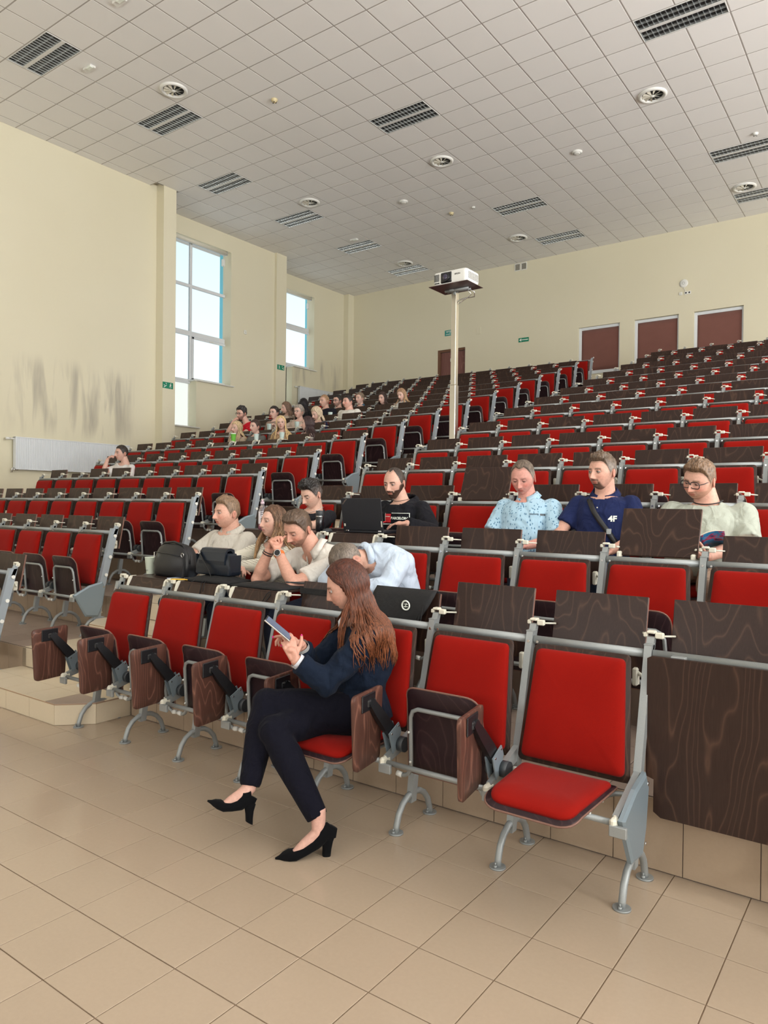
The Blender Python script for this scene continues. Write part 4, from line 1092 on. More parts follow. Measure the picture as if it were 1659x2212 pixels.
    # ears
    for s in (-1, 1):
        mb = MB(); T = Matrix.Rotation(s*.35, 3, 'Z') @ Matrix.Rotation(-.15, 3, 'X')
        mb.ell((s*.082*F.get('w', 1), .012, -.012), (.0075, .0175, .031), 14, 10, 0, T.to_4x4())
        v = np.array(mb.v); c = np.array([s*.082*F.get('w', 1), .012, -.012]); q = v-c
        dent = g1(q[:, 1]-.002, .009)*g1(q[:, 2]-.004, .015)*(q[:, 0]*s > 0); v[:, 0] -= s*dent*.009
        cc = np.tile(sk*np.array((1.0, .80, .78)), (len(v), 1)); cc = cc*(1-.45*dent[:, None]); parts.append((v, mb.f, cc))
    # eyes and lids
    op = F.get('eye', .7); gz = F.get('gaze', (0, 0)); irc = F.get('iris', (.05, .07, .08))
    for s in (-1, 1):
        c = np.array([s*.0325, -.0830, .0005]); R0 = .0132
        mb = MB(); mb.ell((0, 0, 0), (R0,)*3, 24, 16); v = np.array(mb.v); u = v/R0
        gd = np.array([math.sin(gz[0]), -math.cos(gz[0])*math.cos(gz[1]), math.sin(gz[1])]); gd /= np.linalg.norm(gd)
        dt = u@gd; col = np.tile(np.array((.44, .42, .40)), (len(v), 1)); col[dt > .88] = irc; col[dt > .965] = (.01, .01, .01)
        parts.append((v+c, mb.f, col))
        for up in (1, 0):
            # lid: patch of a slightly larger sphere swept about the x axis
            R1 = .0148; a0, a1 = (1.45, .47-(1-op)*.80) if up else (-1.35, -.42+(1-op)*.12)
            vs = []; fs = []; cs = []; na, nb = 8, 13
            for i in range(na):
                for k in range(nb):
                    b_ = -1.15+2.3*k/(nb-1); arch = math.cos(b_*1.05); a = (a0+(a1-a0)*i/(na-1)); a = a if i < na-1 else a1
                    lim = -.30 if up else -.30; aa = lim+(a-lim)*(.25+.75*arch) if i > na//2 else a
                    vs.append((R1*math.sin(b_), -R1*math.cos(b_)*math.cos(aa), R1*math.cos(b_)*math.sin(aa)))
                    cs.append(sk*(.78 if i < na-2 else .30) if i < na-1 else (sk*.06 if up else sk*.35))
            for i in range(na-1):
                for k in range(nb-1): a = i*nb+k; fs.append((a, a+1, a+nb+1, a+nb))
            parts.append((np.array(vs)+c, fs, np.array(cs)))
    return parts
def hairline(th, F):
    hl = F.get('hl', 0); a = np.degrees(np.abs(th))
    return np.interp(a, [0, 30, 48, 62, 72, 80, 92, 106, 122, 180], [.068+hl, .070+hl*1.6, .062+hl, .040+hl*.5, .005, -.022, .012, .004, -.062, -.080])
def hair_cap(F, seed=0):
    th, ph, x, y, z = head_base(F); st = F.get('style', 'short'); zb = hairline(th, F)
    if st == 'long': hs_ = F.get('hshift', 0); zb = np.interp(np.degrees(np.abs(th)), [0, 30, 50+hs_, 64+hs_, 76+hs_, 180], [.072, .070, .052, .01, -.06, -.09])
    if st == 'bob': zb = np.interp(np.degrees(np.abs(th)), [0, 25, 50, 62, 70, 180], [.060, .060, .046, .0, -.07, -.09])
    cover = sst(z-zb, 0, .012); kt = .70 if st == 'short' and F.get('fade') else 1; top = sst(z, .02, .085); r = random.Random(seed)
    t = F.get('hside', .006)*kt*.8+(F.get('htop', .022)*kt-F.get('hside', .006)*kt*.8)*top
    fr = np.cos(th); t = t+F.get('quiff', 0)*top*sst(fr, .1, .8)
    nz = np.array([[noise.noise(Vector((a*60+seed, b*30, c*16))) for a, b, c in zip(A, B, C_)] for A, B, C_ in zip(x, y, z)])
    nb = np.array([[noise.noise(Vector((a*170+seed, b*70, c*60))) for a, b, c in zip(A, B, C_)] for A, B, C_ in zip(x, y, z)])
    rg = F.get('rough', .3); t = np.maximum(t*(1+rg*.7*nz+rg*.9*nb), .002)*cover-(1-cover)*.004
    L = np.sqrt(x*x+y*y+z*z); k = 1+t/L
    V = np.stack([x*k, y*k, z*k], -1).reshape(-1, 3); m_ = (cover > .02).reshape(-1); n = NTH; faces = []
    hc = np.array(F.get('hairc', (.1, .06, .04))); C = np.tile(hc, (len(V), 1)); C *= (.8+.35*(nz.reshape(-1, 1)+.5))
    gs = F.get('sidec')
    if gs is not None: w_ = (1-sst(z, .03, .07)).reshape(-1, 1); C = C*(1-w_)+np.array(gs)*w_
    for i in range(NPH-1):
        for kk in range(n):
            k2 = (kk+1) % n; q = (i*n+kk, i*n+k2, (i+1)*n+k2, (i+1)*n+kk)
            if any(m_[j] for j in q): faces.append(q)
    V = np.concatenate([V, [[0, 0, .122+F.get('htop', .022)]]]); C = np.concatenate([C, [hc]]); t_ = len(V)-1
    for kk in range(n): faces.append((t_, (NPH-1)*n+kk, (NPH-1)*n+(kk+1) % n))
    return (V, faces, C)
def strands(F, Mh, seed, n, length, rad, front=.4, amin=70, out=.06, tip=None, wave=.008, back_push=(0, 0), ns=5, vmin=.72):
    r = random.Random(seed); hc = np.array(F['hairc']); tip = np.array(tip if tip is not None else hc); V = []; FF = []; CC = []; b = 0
    W_ = F.get('w', 1)
    for q in range(n):
        s = r.choice((-1, 1)); a1 = math.radians(r.uniform(amin, 180)); ph0 = math.radians(r.uniform(35, 86)); th0 = a1*r.uniform(.35, 1.0) if a1 < 1.9 else a1
        pts = []
        for k in range(8):
            u = k/7; th = (th0+(a1-th0)*min(1, u*1.7))*s; ph = ph0+(math.radians(-25)-ph0)*u
            lift = 1.085+.03*math.sin(u*PI)+r.uniform(0, .03)
            cx, cy, cp, sp = math.sin(th), math.cos(th), math.cos(ph), math.sin(ph)
            t = max(0, -sp)
            pts.append(Mh @ Vector((.080*W_*cx*cp*lift, -.101*cy*cp*lift*(1-.12*t), .122*sp*lift)))
        p = pts[-1].copy(); zend = p.z-length*r.uniform(vmin, 1.05); zs = p.z; c0 = Mh @ Vector((0, .01, -.05)); o = (p-c0); o.z = 0; o = o.normalized() if o.length > 1e-4 else Vector((0, 1, 0))
        ff = (Mh.to_3x3() @ Vector((0, -1, 0))); ff.z = 0; ff.normalize()
        tof = 1 if (a1 < math.radians(100) and r.random() < front) else -.55
        K = max(4, int(length/.035)); pw_ = r.uniform(0, 6); am = r.uniform(.4, 1.2)*wave
        for k in range(1, K+1):
            u = k/K; z = zs+(zend-zs)*u
            p2 = p+o*(out*(1-math.exp(-u*3)))*r.uniform(.9, 1.1)+ff*(tof*.07*(1-math.exp(-u*2.5)))+Vector((back_push[0], back_push[1], 0))*u
            p2 += Vector((math.sin(u*9+pw_), math.cos(u*7+pw_), 0))*am*u**.5
            pts.append(Vector((p2.x, p2.y, z)))
        N = len(pts); rr = [rad*r.uniform(.8, 1.2)*(.5+.5*min(1, i/3))*(1 if i < N*.6 else max(.12, 1-(i-N*.6)/(N*.42))) for i in range(N)]
        mb = MB(); mb.tube(pts, [(a, a*.55) for a in rr], ns); V += mb.v; FF += [tuple(i+b for i in f) for f in mb.f]; b += len(mb.v)
        br = r.uniform(.65, 1.35)
        for i in range(N):
            u = i/(N-1); c = (hc*(1-u**1.6)+tip*u**1.6)*br
            CC += [c]*ns
    return (np.array(V), FF, np.array(CC))
from mathutils.bvhtree import BVHTree
def push_out(part, bv, ns, rad, plen, J):
    # keep hanging strands outside the garment: move points out along the ray from the spine
    v, f, c = part; v = v.copy(); m_ = len(v)//ns; q = v.reshape(m_, ns, 3); ct = q.mean(1).copy(); nk, pl = J['neck'], J['pelvis']
    zt = max(J['shL'].z, J['shR'].z)+.06
    def fix(ct):
        for i in range(m_):
            z = ct[i][2]
            if z > zt: continue
            t = min(1, max(0, (nk.z-z)/(nk.z-pl.z))); C = nk.lerp(pl, t); C.z = z; p = Vector(ct[i]); d = p-C; L = d.length
            if L < 1e-4: continue
            d /= L; h_ = bv.ray_cast(C+d*.45, -d)
            if h_[0] is None: continue
            R_ = (h_[0]-C).length+rad*1.1
            if L < R_ and R_-L < .13 and R_ < .27: ct[i] = C+d*R_
        return ct
    c1 = fix(ct.copy())
    if plen and m_ % plen == 0:
        c3 = c1.reshape(-1, plen, 3)
        for _ in range(4): c3[:, 8:-1] = (c3[:, 7:-2]+c3[:, 8:-1]+c3[:, 9:])/3
        c1 = fix(c3.reshape(-1, 3))
    q += (c1-q.mean(1)).reshape(m_, 1, 3)
    return (q.reshape(-1, 3), f, c)
def hand(mb, Wp, D, Nn, thumb_side, size=1, curl=(.4, .4, .45, .5), thumb=(.6, .5), spread=.05, nails=None):
    D = D.normalized(); Nn = (Nn-D*Nn.dot(D)).normalized(); T = Nn.cross(D)*thumb_side; S_ = size
    for off, L in ((.030, .085), (.011, .088), (-.010, .083), (-.028, .074)):
        mb.tube([Wp+T*off*.45*S_, Wp+(D*L+T*off)*S_], [.0135*S_, .0115*S_], 8)
    mb.ell(Wp+D*.048*S_, (.030*S_, .030*S_, .020*S_), 12, 8)
    mb.tube([Wp-D*.02*S_, Wp+D*.05*S_], [(.019*S_, .026*S_), (.014*S_, .034*S_)], 12)
    tips = []
    for i, (off, L, FL, rr) in enumerate(((.030, .085, .072, .0088), (.011, .088, .080, .009), (-.010, .083, .075, .0086), (-.028, .074, .058, .0076))):
        p = Wp+(D*L+T*off)*S_; a = 0; pts = [p]; sp = (1.5-i)*spread
        for sgl, ca in ((.46, .55), (.30, .75), (.24, .55)):
            a += curl[i]*ca*2; d = (D+T*sp).normalized()*math.cos(a)+Nn*math.sin(a); p = p+d*FL*sgl*S_; pts.append(p)
        mb.tube(pts, [rr*S_, rr*.96*S_, rr*.88*S_, rr*.72*S_], 8); mb.ell(pts[-1], (rr*.72*S_,)*3, 8, 6); tips.append((pts[-1], d))
    p = Wp+(D*.022+T*.020)*S_; d = (D*.62+T*(1-thumb[0]*.6)+Nn*thumb[0]).normalized(); pts = [p]
    for L, k in ((.042, 0), (.034, .5), (.026, .6)):
        d = (d+(D*1.0-T*.35*thumb[1]*2+Nn*.15)*k*thumb[1]).normalized(); p = p+d*L*S_; pts.append(p)
    mb.tube(pts, [.014*S_, .0115*S_, .0102*S_, .0078*S_], 8); mb.ell(pts[-1], (.0078*S_,)*3, 8, 6); tips.append((pts[-1], d))
    return tips
def vnormals(v, f):
    n = np.zeros_like(v); q4 = np.array([q for q in f if len(q) == 4])
    if len(q4):
        fn = np.cross(v[q4[:, 2]]-v[q4[:, 0]], v[q4[:, 3]]-v[q4[:, 1]])
        for k in range(4): np.add.at(n, q4[:, k], fn)
    return n/np.maximum(np.linalg.norm(n, axis=1, keepdims=True), 1e-9)
def ring_at(c, lat, dep, a, b, n=24, e=.85):
    out = []
    for k in range(n):
        t = 2*PI*k/n; ct, st_ = math.cos(t), math.sin(t)
        out.append(c+lat*(a*math.copysign(abs(ct)**e, ct))+dep*(b*math.copysign(abs(st_)**e, st_)))
    return out
def V3(t): return Vector(t)
def torso(mb, J, k=1.0, add=0.0, top=True, female=False, belly=0):
    pel, ch, nk = J['pelvis'], J['chest'], J['neck']; la_s = (J['shL']-J['shR']); hw = la_s.length/2; la_s.normalize(); la_p = Vector((1, 0, 0)) if 'plat' not in J else J['plat'].normalized()
    shc = (J['shL']+J['shR'])/2; up = (nk-shc).normalized(); H_ = (nk-shc).length
    pts = [pel+(pel-ch)*.28, pel, pel.lerp(ch, .42), pel.lerp(ch, .78), ch, shc-up*.035, shc+up*.012, shc+up*(.25*H_+.018), shc+up*(.55*H_+.014), nk]
    hwid = [.135, .165, .142 if female else .155, .152, hw*.88, hw*.98, hw*.99, hw*.74, hw*.47, .064]
    dep = [.10, .118, .100+belly, .112+belly*.7, .122, .112, .098, .084, .072, .062]
    if female: dep[4] += .012; dep[3] += .008
    rings = []
    for i, p in enumerate(pts):
        a = pts[max(0, i-1)]; b = pts[min(len(pts)-1, i+1)]; tg = (b-a).normalized(); u = i/(len(pts)-1)
        la = la_p.lerp(la_s, min(1, u*1.5)); la = (la-tg*la.dot(tg)).normalized(); dp = tg.cross(la)
        rings.append(ring_at(p, la, dp, hwid[i]*(k if i in (0, 1, 2, 3, 4) else 1)+add, dep[i]*k+add))
    mb.loft(rings)
    for s in ('L', 'R'): mb.ell(J['sh'+s]+Vector((0, 0, -.004)), (.052*k+add, .052*k+add, .050*k+add), 14, 10)
def limbs(mb, a, b, c, r0, r1, r2, add=0, t1=1.0):
    # tapered two-segment limb a-b-c; t1 < 1 stops the second segment early
    c2 = b.lerp(c, t1)
    pts = [a, a.lerp(b, .35), a.lerp(b, .8), b]+([b.lerp(c2, .3), b.lerp(c2, .7), c2] if t1 > 0 else [])
    rr = [r0+add, r0*1.0+add, (r0*.35+r1*.65)+add, r1*1.02+add]+([r1*1.03+add, (r1*.45+r2*.55)+add, r2+(r1-r2)*(1-t1)+add] if t1 > 0 else [])
    mb.tube(pts, rr, 12); mb.ell(b, (r1*1.02+add,)*3, 10, 8)
    if t1 <= 0: pass
def default_joints(P_):
    h = V3(P_['head']); f = P_.get('fat', 0); g = P_.get('k', 1)
    J = {}
    J['pelvis'] = V3(P_.get('pelvis', (h.x*.25, -.29, .565)))
    nk = P_.get('neck'); J['neck'] = V3(nk) if nk else Vector((h.x, h.y+.045, h.z-.132))
    J['chest'] = V3(P_['chest']) if 'chest' in P_ else J['pelvis'].lerp(J['neck'], .66)+Vector((0, .005, 0))
    sw = P_.get('sw', .185 if not P_.get('female') else .160); tw = math.radians(P_.get('twist', 0)); lat = Vector((math.cos(tw), -math.sin(tw), P_.get('shtilt', 0))); pw_ = math.radians(P_.get('ptwist', 0)); plat = Vector((math.cos(pw_), -math.sin(pw_), 0)); J['plat'] = plat
    ax0 = (J['neck']-J['chest']).normalized(); sc0 = J['neck']-ax0*P_.get('shd', .074)+Vector((0, .008, 0))
    J['shL'] = sc0+lat*sw; J['shR'] = sc0-lat*sw
    for s, sg in (('L', 1), ('R', -1)):
        J['el'+s] = V3(P_['el'+s]) if 'el'+s in P_ else J['sh'+s]+Vector((sg*.045, -.07, -.27))
        J['wr'+s] = V3(P_['wr'+s]) if 'wr'+s in P_ else J['el'+s]+Vector((-sg*.08, -.21, -.05))
        J['hp'+s] = J['pelvis']+plat*sg*.09+Vector((0, -.01, -.02))
        J['kn'+s] = V3(P_['kn'+s]) if 'kn'+s in P_ else Vector((J['pelvis'].x+sg*.13, -.70, .50))
        J['an'+s] = V3(P_['an'+s]) if 'an'+s in P_ else Vector((J['pelvis'].x+sg*.13, -.66, .10))
    return J
SKIN = (.58, .33, .245)
def person(label, r, blk, n, P_):
    cx = (X0+P*(n-7)+P/2) if blk == 'c' else LX-P*(n+.5)
    OCC[(blk, r, n)] = label; near = P_.get('near', False); vox = P_.get('vox', .011 if near else .016)
    F = dict(P_['F']); F.setdefault('skin', SKIN); sk = np.array(F['skin'])
    J = default_joints(P_); hd = V3(P_['head']); yaw, pit, rol = [math.radians(a) for a in P_.get('face', (0, 0, 0))]
    hs = P_.get('hs', 1.0 if not P_.get('female') else .95)
    Mh = Matrix.Translation(hd) @ Matrix.Rotation(-yaw, 4, 'Z') @ Matrix.Rotation(pit, 4, 'X') @ Matrix.Rotation(rol, 4, 'Y') @ Matrix.Scale(hs, 4)
    A = np.array(Mh)
    def hx(part): v, f, c = part; return (v@A[:3, :3].T+A[:3, 3], f, c)
    parts = [hx(p) for p in make_head(F)]
    fem = P_.get('female', False); k = P_.get('k', 1.0)*(.88 if fem else 1.0)
    mb = MB(); torso(mb, J, k*.97, -.004, female=fem, belly=P_.get('belly', 0)*.8)
    nr = P_.get('nr', .058 if not fem else .048)
    mb.tube([J['neck']+Vector((0, .01, -.05)), J['neck']+(Mh@Vector((0, .02, -.055))-J['neck'])*.5, Mh @ Vector((0, .018, -.03))], [nr*1.15, nr, nr*.98], 16)
    ar = P_.get('ar', .046 if not fem else .037)*P_.get('k', 1)
    sl_ = P_.get('sleeve', .75)
    for s in 'LR':
        mb.tube([J['sh'+s], J['el'+s]], [ar*1.05, ar*.86], 12)
        limbs(mb, J['sh'+s], J['el'+s], J['wr'+s], ar*1.08, ar*.84, ar*.56)
        limbs(mb, J['hp'+s], J['kn'+s], J['an'+s], *[q*w3 for q, w3 in zip(P_.get('lr', (.080, .058, .040)), (.93, .9, .74))])
    v, f = remesh(mb, vox); parts.append((v, f, sk))
    # hands
    for s, sg in (('L', 1), ('R', -1)):
        hn = P_.get('hand'+s)
        if not near and not hn: 
            mb = MB(); D = (J['wr'+s]-J['el'+s]).normalized(); hand(mb, J['wr'+s], D, Vector((0, 0, -1)), sg, .95); v, f = remesh(mb, .008, 1); parts.append((v, f, sk)); continue
        mb = MB(); hn = hn or {}; D = V3(hn['D']) if 'D' in hn else (J['wr'+s]-J['el'+s]).normalized(); Nn = V3(hn.get('N', (0, 0, -1)))
        fa = J['wr'+s].lerp(J['el'+s], .3); mb.tube([fa, J['wr'+s]], [ar*.64, ar*.52], 12)
        tips = hand(mb, J['wr'+s], D, Nn, sg*hn.get('flip', 1), hn.get('size', .98 if not fem else .9), hn.get('curl', (.35, .4, .45, .5)), hn.get('thumb', (.5, .4)), hn.get('spread', .05))
        v, f = remesh(mb, .0042 if near else .007, 1); parts.append((v, f, sk*np.array((1.0, .93, .92))))
        J['tips'+s] = tips
    me = joinmesh('person', parts, M['skin'])
    o = put('person', me, None, (cx, ROWY[r], FZ[r]), None, label, 'person')
    # shirt
    sh = P_['shirt']; add = sh.get('add', .009); mb = MB(); torso(mb, J, k, add, female=fem, belly=P_.get('belly', 0))
    for s in 'LR':
        if sh.get('long'):
            limbs(mb, J['sh'+s], J['el'+s], J['wr'+s], ar*1.12, ar*.92, ar*.72, add, sh.get('cuff', .93))
        else:
            e = J['sh'+s].lerp(J['el'+s], sl_); mb.tube([J['sh'+s], J['sh'+s].lerp(J['el'+s], sl_*.5), e], [ar*1.12+add, ar*1.10+add, ar*1.08+add*1.3], 14)
    if sh.get('hood'): 
        hc_ = J['neck']+Vector((0, .07, -.01)); mb.ell(hc_, (.12, .075, .07), 16, 10); mb.tube([hc_+Vector((.10, -.02, 0)), J['neck']+Vector((.085, -.075, -.045)), J['neck']+Vector((.0, -.11, -.08)), J['neck']+Vector((-.085, -.075, -.045)), hc_+Vector((-.10, -.02, 0))], .026, 10)
    v, f = remesh(mb, vox*.9 if near else vox, 2)
    if near:
        nm_ = vnormals(v, f); am = sh.get('wr', .005)
        for i in range(len(v)):
            a_, b_, c_ = v[i]; w_ = 1-2*abs(noise.noise(Vector((a_*12+c_*8, b_*12-c_*5, c_*13+n*3)))); w2 = noise.noise(Vector((a_*26, b_*26, c_*16+n)))
            v[i] += nm_[i]*(am*(w_-.55)+am*.45*w2)
    # neckline: drop the faces around the neck above the collar plane
    nk = np.array(J['neck']); ax_ = np.array((Mh@Vector((0, .02, -.05))-J['neck']).normalized()); ln = sh.get('neck', -.012)
    dd = (v-nk)@ax_; rad = np.linalg.norm((v-nk)-np.outer(dd, ax_), axis=1); fwd = np.array(Mh.to_3x3() @ Vector((0, -1, 0))); fy = (v-nk)@fwd
    kill = (dd > ln-sh.get('vneck', .0)*np.clip(fy*16, 0, 1.6)*np.clip(1-np.abs((v-nk)@np.array((J['shL']-J['shR']).normalized()))*sh.get('vs', 16), 0, 1)) & (rad < .115)
    f = [q for q in f if not all(kill[i] for i in q)]
    lim = ln-sh.get('vneck', .0)*np.clip(fy*16, 0, 1.6)*np.clip(1-np.abs((v-nk)@np.array((J['shL']-J['shR']).normalized()))*sh.get('vs', 16), 0, 1)
    for i in {j for q in f for j in q if kill[j]}: v[i] -= ax_*(dd[i]-lim[i])
    c = np.array(sh['c']); C = np.tile(c, (len(v), 1))
    if sh.get('pattern') == 'leopard':
        for i in range(len(v)):
            w_ = noise.cell(Vector(v[i])*55); C[i] = (.05, .03, .02) if w_ > .45 else c
    if sh.get('stripe'):
        for s in 'LR':
            a_, b_ = np.array(J['sh'+s]), np.array(J['el'+s]); u_ = (b_-a_)/np.linalg.norm(b_-a_); 
    so_ = put('shirt', joinmesh('shirt', [(v, f, C)], sh.get('mat', M['cloth'])), o)
    sm = so_.modifiers.new('th', 'SOLIDIFY'); sm.thickness = .004; sm.offset = -1
    if sh.get('collar'):
        lat = np.array((J['shL']-J['shR']).normalized()); mb = MB(); U = Vector(ax_); La = Vector(lat); La = (La-U*La.dot(U)).normalized(); De = U.cross(La)
        if De.dot(Vector(fwd)) < 0: De = -De
        base = J['neck']+U*(.002); vs = []; N_ = 22
        for i in range(N_):
            a = math.radians(18+324*i/(N_-1)); cs_, sn_ = math.cos(a), math.sin(a); dr = De*cs_+La*sn_
            wd = .0+.012*max(0, math.cos(a))
            for rr, hh in ((nr*1.12, -.014-wd*2.2), (nr*1.16, .022-wd*1.6), (nr*1.24, .026-wd*1.6), (nr*1.62+wd*1.2, -.014-wd*3.2)): vs.append(base+dr*rr+U*hh)
        fs = []
        for i in range(N_-1):
            for j in range(3): a = i*4+j; fs.append((a, a+1, a+5, a+4))
        cm = joinmesh('collar', [(np.array([tuple(q) for q in vs]), fs, np.array(sh.get('cc', c))*1.0)], sh.get('mat', M['cloth'])); co = put('collar', cm, so_); q = co.modifiers.new('th', 'SOLIDIFY'); q.thickness = .003
    # hair
    hp = [hx(hair_cap(F, n*7+r))] if F.get('style') != 'none' else []
    if 'long' in P_: L = P_['long']; hp.append(strands(F, Mh, n*13+r, L.get('n', 90), L.get('len', .22), L.get('rad', .009), L.get('front', .5), L.get('amin', 72), L.get('out', .035), L.get('tip'), L.get('wave', .006), L.get('push', (0, 0)), 5, L.get('vmin', .72)))
    if 'bun' in P_:
        mb = MB(); mb.ell((0, 0, 0), (.035, .03, .035), 12, 8); v = np.array(mb.v)+np.array(P_['bun']); hp.append(hx((v, mb.f, np.array(F['hairc'])*.9)))
    if 'long' in P_:
        g_ = so_.data; bv_ = BVHTree.FromPolygons([q.co for q in g_.vertices], [q.vertices for q in g_.polygons]); hp[-1] = push_out(hp[-1], bv_, 5, P_['long'].get('rad', .009), 8+max(4, int(P_['long'].get('len', .22)/.035)), J)
    if hp: ho = put('hair', joinmesh('hair', hp, M['hair']), o)
    # trousers
    mb = MB(); t = P_.get('trouser', (.03, .035, .05))
    pr = [ring_at(J['pelvis']+Vector((0, 0, z)), J['plat'], Vector((-J['plat'].y, J['plat'].x, 0)), .16*k*w_+.006, .115*k*w_+.006) for z, w_ in ((-.09, .8), (-.03, 1), (.06, .98), (.10, .94))]; mb.loft(pr)
    for s in 'LR': limbs(mb, J['hp'+s], J['kn'+s], J['an'+s], *P_.get('lr', (.080, .058, .040)), .008, P_.get('tleg', .92))
    v, f = remesh(mb, max(vox, .013), 2); put('trousers', joinmesh('trousers', [(v, f, t)], M['cloth']), o)
    for s in 'LR':
        if P_.get('noshoe'): break
        mb = MB(); a = J['an'+s]; rings = [ring_at(a+Vector((0, y, z)), Vector((1, 0, 0)), Vector((0, 0, 1)), w_, h_, 12) for y, z, w_, h_ in ((.06, -.05, .02, .03), (.04, -.045, .036, .045), (-.04, -.055, .04, .038), (-.13, -.072, .046, .024), (-.18, -.078, .03, .014))]
        mb.loft(rings); v = np.array(mb.v); put('shoe', joinmesh('shoe', [(v, mb.f, P_.get('shoec', (.02, .02, .02)))], M['cloth']), o)
    if 'glasses' in P_:
        gcol = P_['glasses']; mb = MB()
        wl, hl_ = P_.get('gsz', (.025, .017)); rl = P_.get('gr', .0016)
        for s in (-1, 1):
            pts = [(s*.033+wl*math.copysign(abs(math.cos(a))**.6, math.cos(a)), -.109, -.004+hl_*math.copysign(abs(math.sin(a))**.7, math.sin(a))) for a in [2*PI*i/20 for i in range(20)]]
            mb.tube(pts, rl, 6, closed=True); mb.tube([(s*(.033+wl), -.107, .004), (s*.076, -.084, .004), (s*.085, .010, .004)], rl*.9, 6)
        mb.tube([(-.009, -.110, .003), (0, -.116, .005), (.009, -.110, .003)], rl, 6)
        mb.v = [tuple(Mh @ Vector(q)) for q in mb.v]; go = mb.obj('glasses', mat('spectacle frame', gcol, .3), o)
        mb = MB()
        for s in (-1, 1): mb.add([(s*.033+wl*.96*math.cos(a), -.0985, -.004+hl_*.96*math.sin(a)) for a in [2*PI*i/16 for i in range(16)]], [tuple(range(16))])
    return o, J, Mh
def pattern_mat(name, base, spot, scale, thr, soft=.02, stretch=(1, 1, .5)):
    m = mat(name, base, .85, spec=.2, sheen=.1); n = NT(m); o = n.coords('Object')
    v = n.n('ShaderNodeTexVoronoi'); v.inputs['Scale'].default_value = scale; n.l(n.mapping(o, rot=(.3, .5, .6), sc=stretch), v.inputs['Vector'])
    w = n.noise(scale*1.7, o, 2); d = n.math('ADD', v.outputs['Distance'], n.math('MULTIPLY', n.math('SUBTRACT', w, .5), .35))
    f = n.ramp(d, [(thr-soft, (1, 1, 1)), (thr+soft, (0, 0, 0))]); n.base(n.mix(f, (*base, 1), (*spot, 1)))
    fo = n.noise(11, n.mapping(o, sc=(1, 1, .6)), 2, .5, 1.0); n.bump(fo, .55, .03); return m
M['blue_leaf'] = pattern_mat('light blue leaf print', (.42, .62, .76), (.10, .22, .36), 62, .27)
M['leopard'] = pattern_mat('leopard print', (.42, .27, .15), (.03, .018, .012), 70, .36, .03, (1, 1, 1))
def knit_mat():
    m = mat('cream openwork knit', (.76, .72, .60), .9, sheen=.3); n = NT(m); o = n.coords('Object')
    sp = n.n('ShaderNodeSeparateXYZ'); n.l(o, sp.inputs[0]); z = sp.outputs[2]
    u = n.math('ADD', n.math('MULTIPLY', sp.outputs[0], 1.0), n.math('MULTIPLY', sp.outputs[1], .7))
    row = n.math('FRACT', n.math('MULTIPLY', z, 12.0)); inb = n.math('LESS_THAN', row, .42)
    a = n.math('SINE', n.math('MULTIPLY', u, 520.0)); b = n.math('SINE', n.math('MULTIPLY_ADD', z, 430.0, n.math('MULTIPLY', u, 120.0)))
    hole = n.math('MULTIPLY', n.math('MULTIPLY', n.math('GREATER_THAN', a, .25), n.math('GREATER_THAN', b, .2)), inb)
    n.base(n.mix(hole, (.78, .74, .62, 1), (.20, .16, .11, 1)))
    k = n.math('SINE', n.math('MULTIPLY', z, 900.0)); fo = n.noise(11, o, 2, .5, 1.0)
    n.bump(n.math('ADD', n.math('SUBTRACT', n.math('MULTIPLY', k, .08), n.math('MULTIPLY', hole, .3)), fo), .6, .02); return m
M['knit'] = knit_mat()
HB = (.045, .026, .016)
def PP(near=True, **k): k['near'] = near; return k
polo = dict(c=(.60, .565, .50), collar=True, add=.012, vneck=.03)
o_polo, J_polo, Mh_polo = person('man in a light grey polo shirt with clasped hands beside the black backpack', 1, 'c', 0, PP(head=(.06, -.26, 1.185), face=(12, 0, 0), fat=.3, k=1.12, belly=.03, nr=.066,
    F=dict(hairc=(.20, .125, .075), style='short', htop=.020, hside=.004, quiff=.012, fade=.5, w=1.06, fat=.9, jaw=.10, skin=(.66, .37, .28), eye=.75, gaze=(-.3, 0), flush=.5), shirt=polo, sleeve=.8,
    elL=(.27, -.38, .79), elR=(-.16, -.42, .83), wrL=(.10, -.63, .80), wrR=(-.06, -.64, .83), handL=dict(D=(-.8, -.3, .05), N=(0, .6, -.5), curl=(.6, .65, .7, .7)), handR=dict(D=(.75, -.3, -.1), N=(0, .7, -.4), curl=(.6, .6, .6, .6)), trouser=(.03, .04, .07)))
o_lh, J_lh, Mh_lh = person('woman with long brown hair in a cream openwork sweater, arms folded on the desk', 1, 'c', 1, PP(female=True, head=(.065, -.30, 1.125), face=(12, -6, 0), k=1.05,
    F=dict(hairc=(.135, .07, .042), style='long', htop=.014, hside=.012, skin=(.68, .41, .32), eye=.12, lip=(.55, .22, .19), browd=.6, w=.96, nose=.85), long=dict(n=150, len=.34, rad=.009, front=.9, amin=66, out=.03, tip=(.42, .25, .11), wave=.006),
    shirt=dict(c=(.74, .70, .58), long=True, add=.014, neck=-.03, mat=M['knit']), elL=(.22, -.46, .83), elR=(-.20, -.48, .83), wrL=(-.02, -.66, .80), wrR=(.03, -.62, .81), trouser=(.04, .05, .08)))
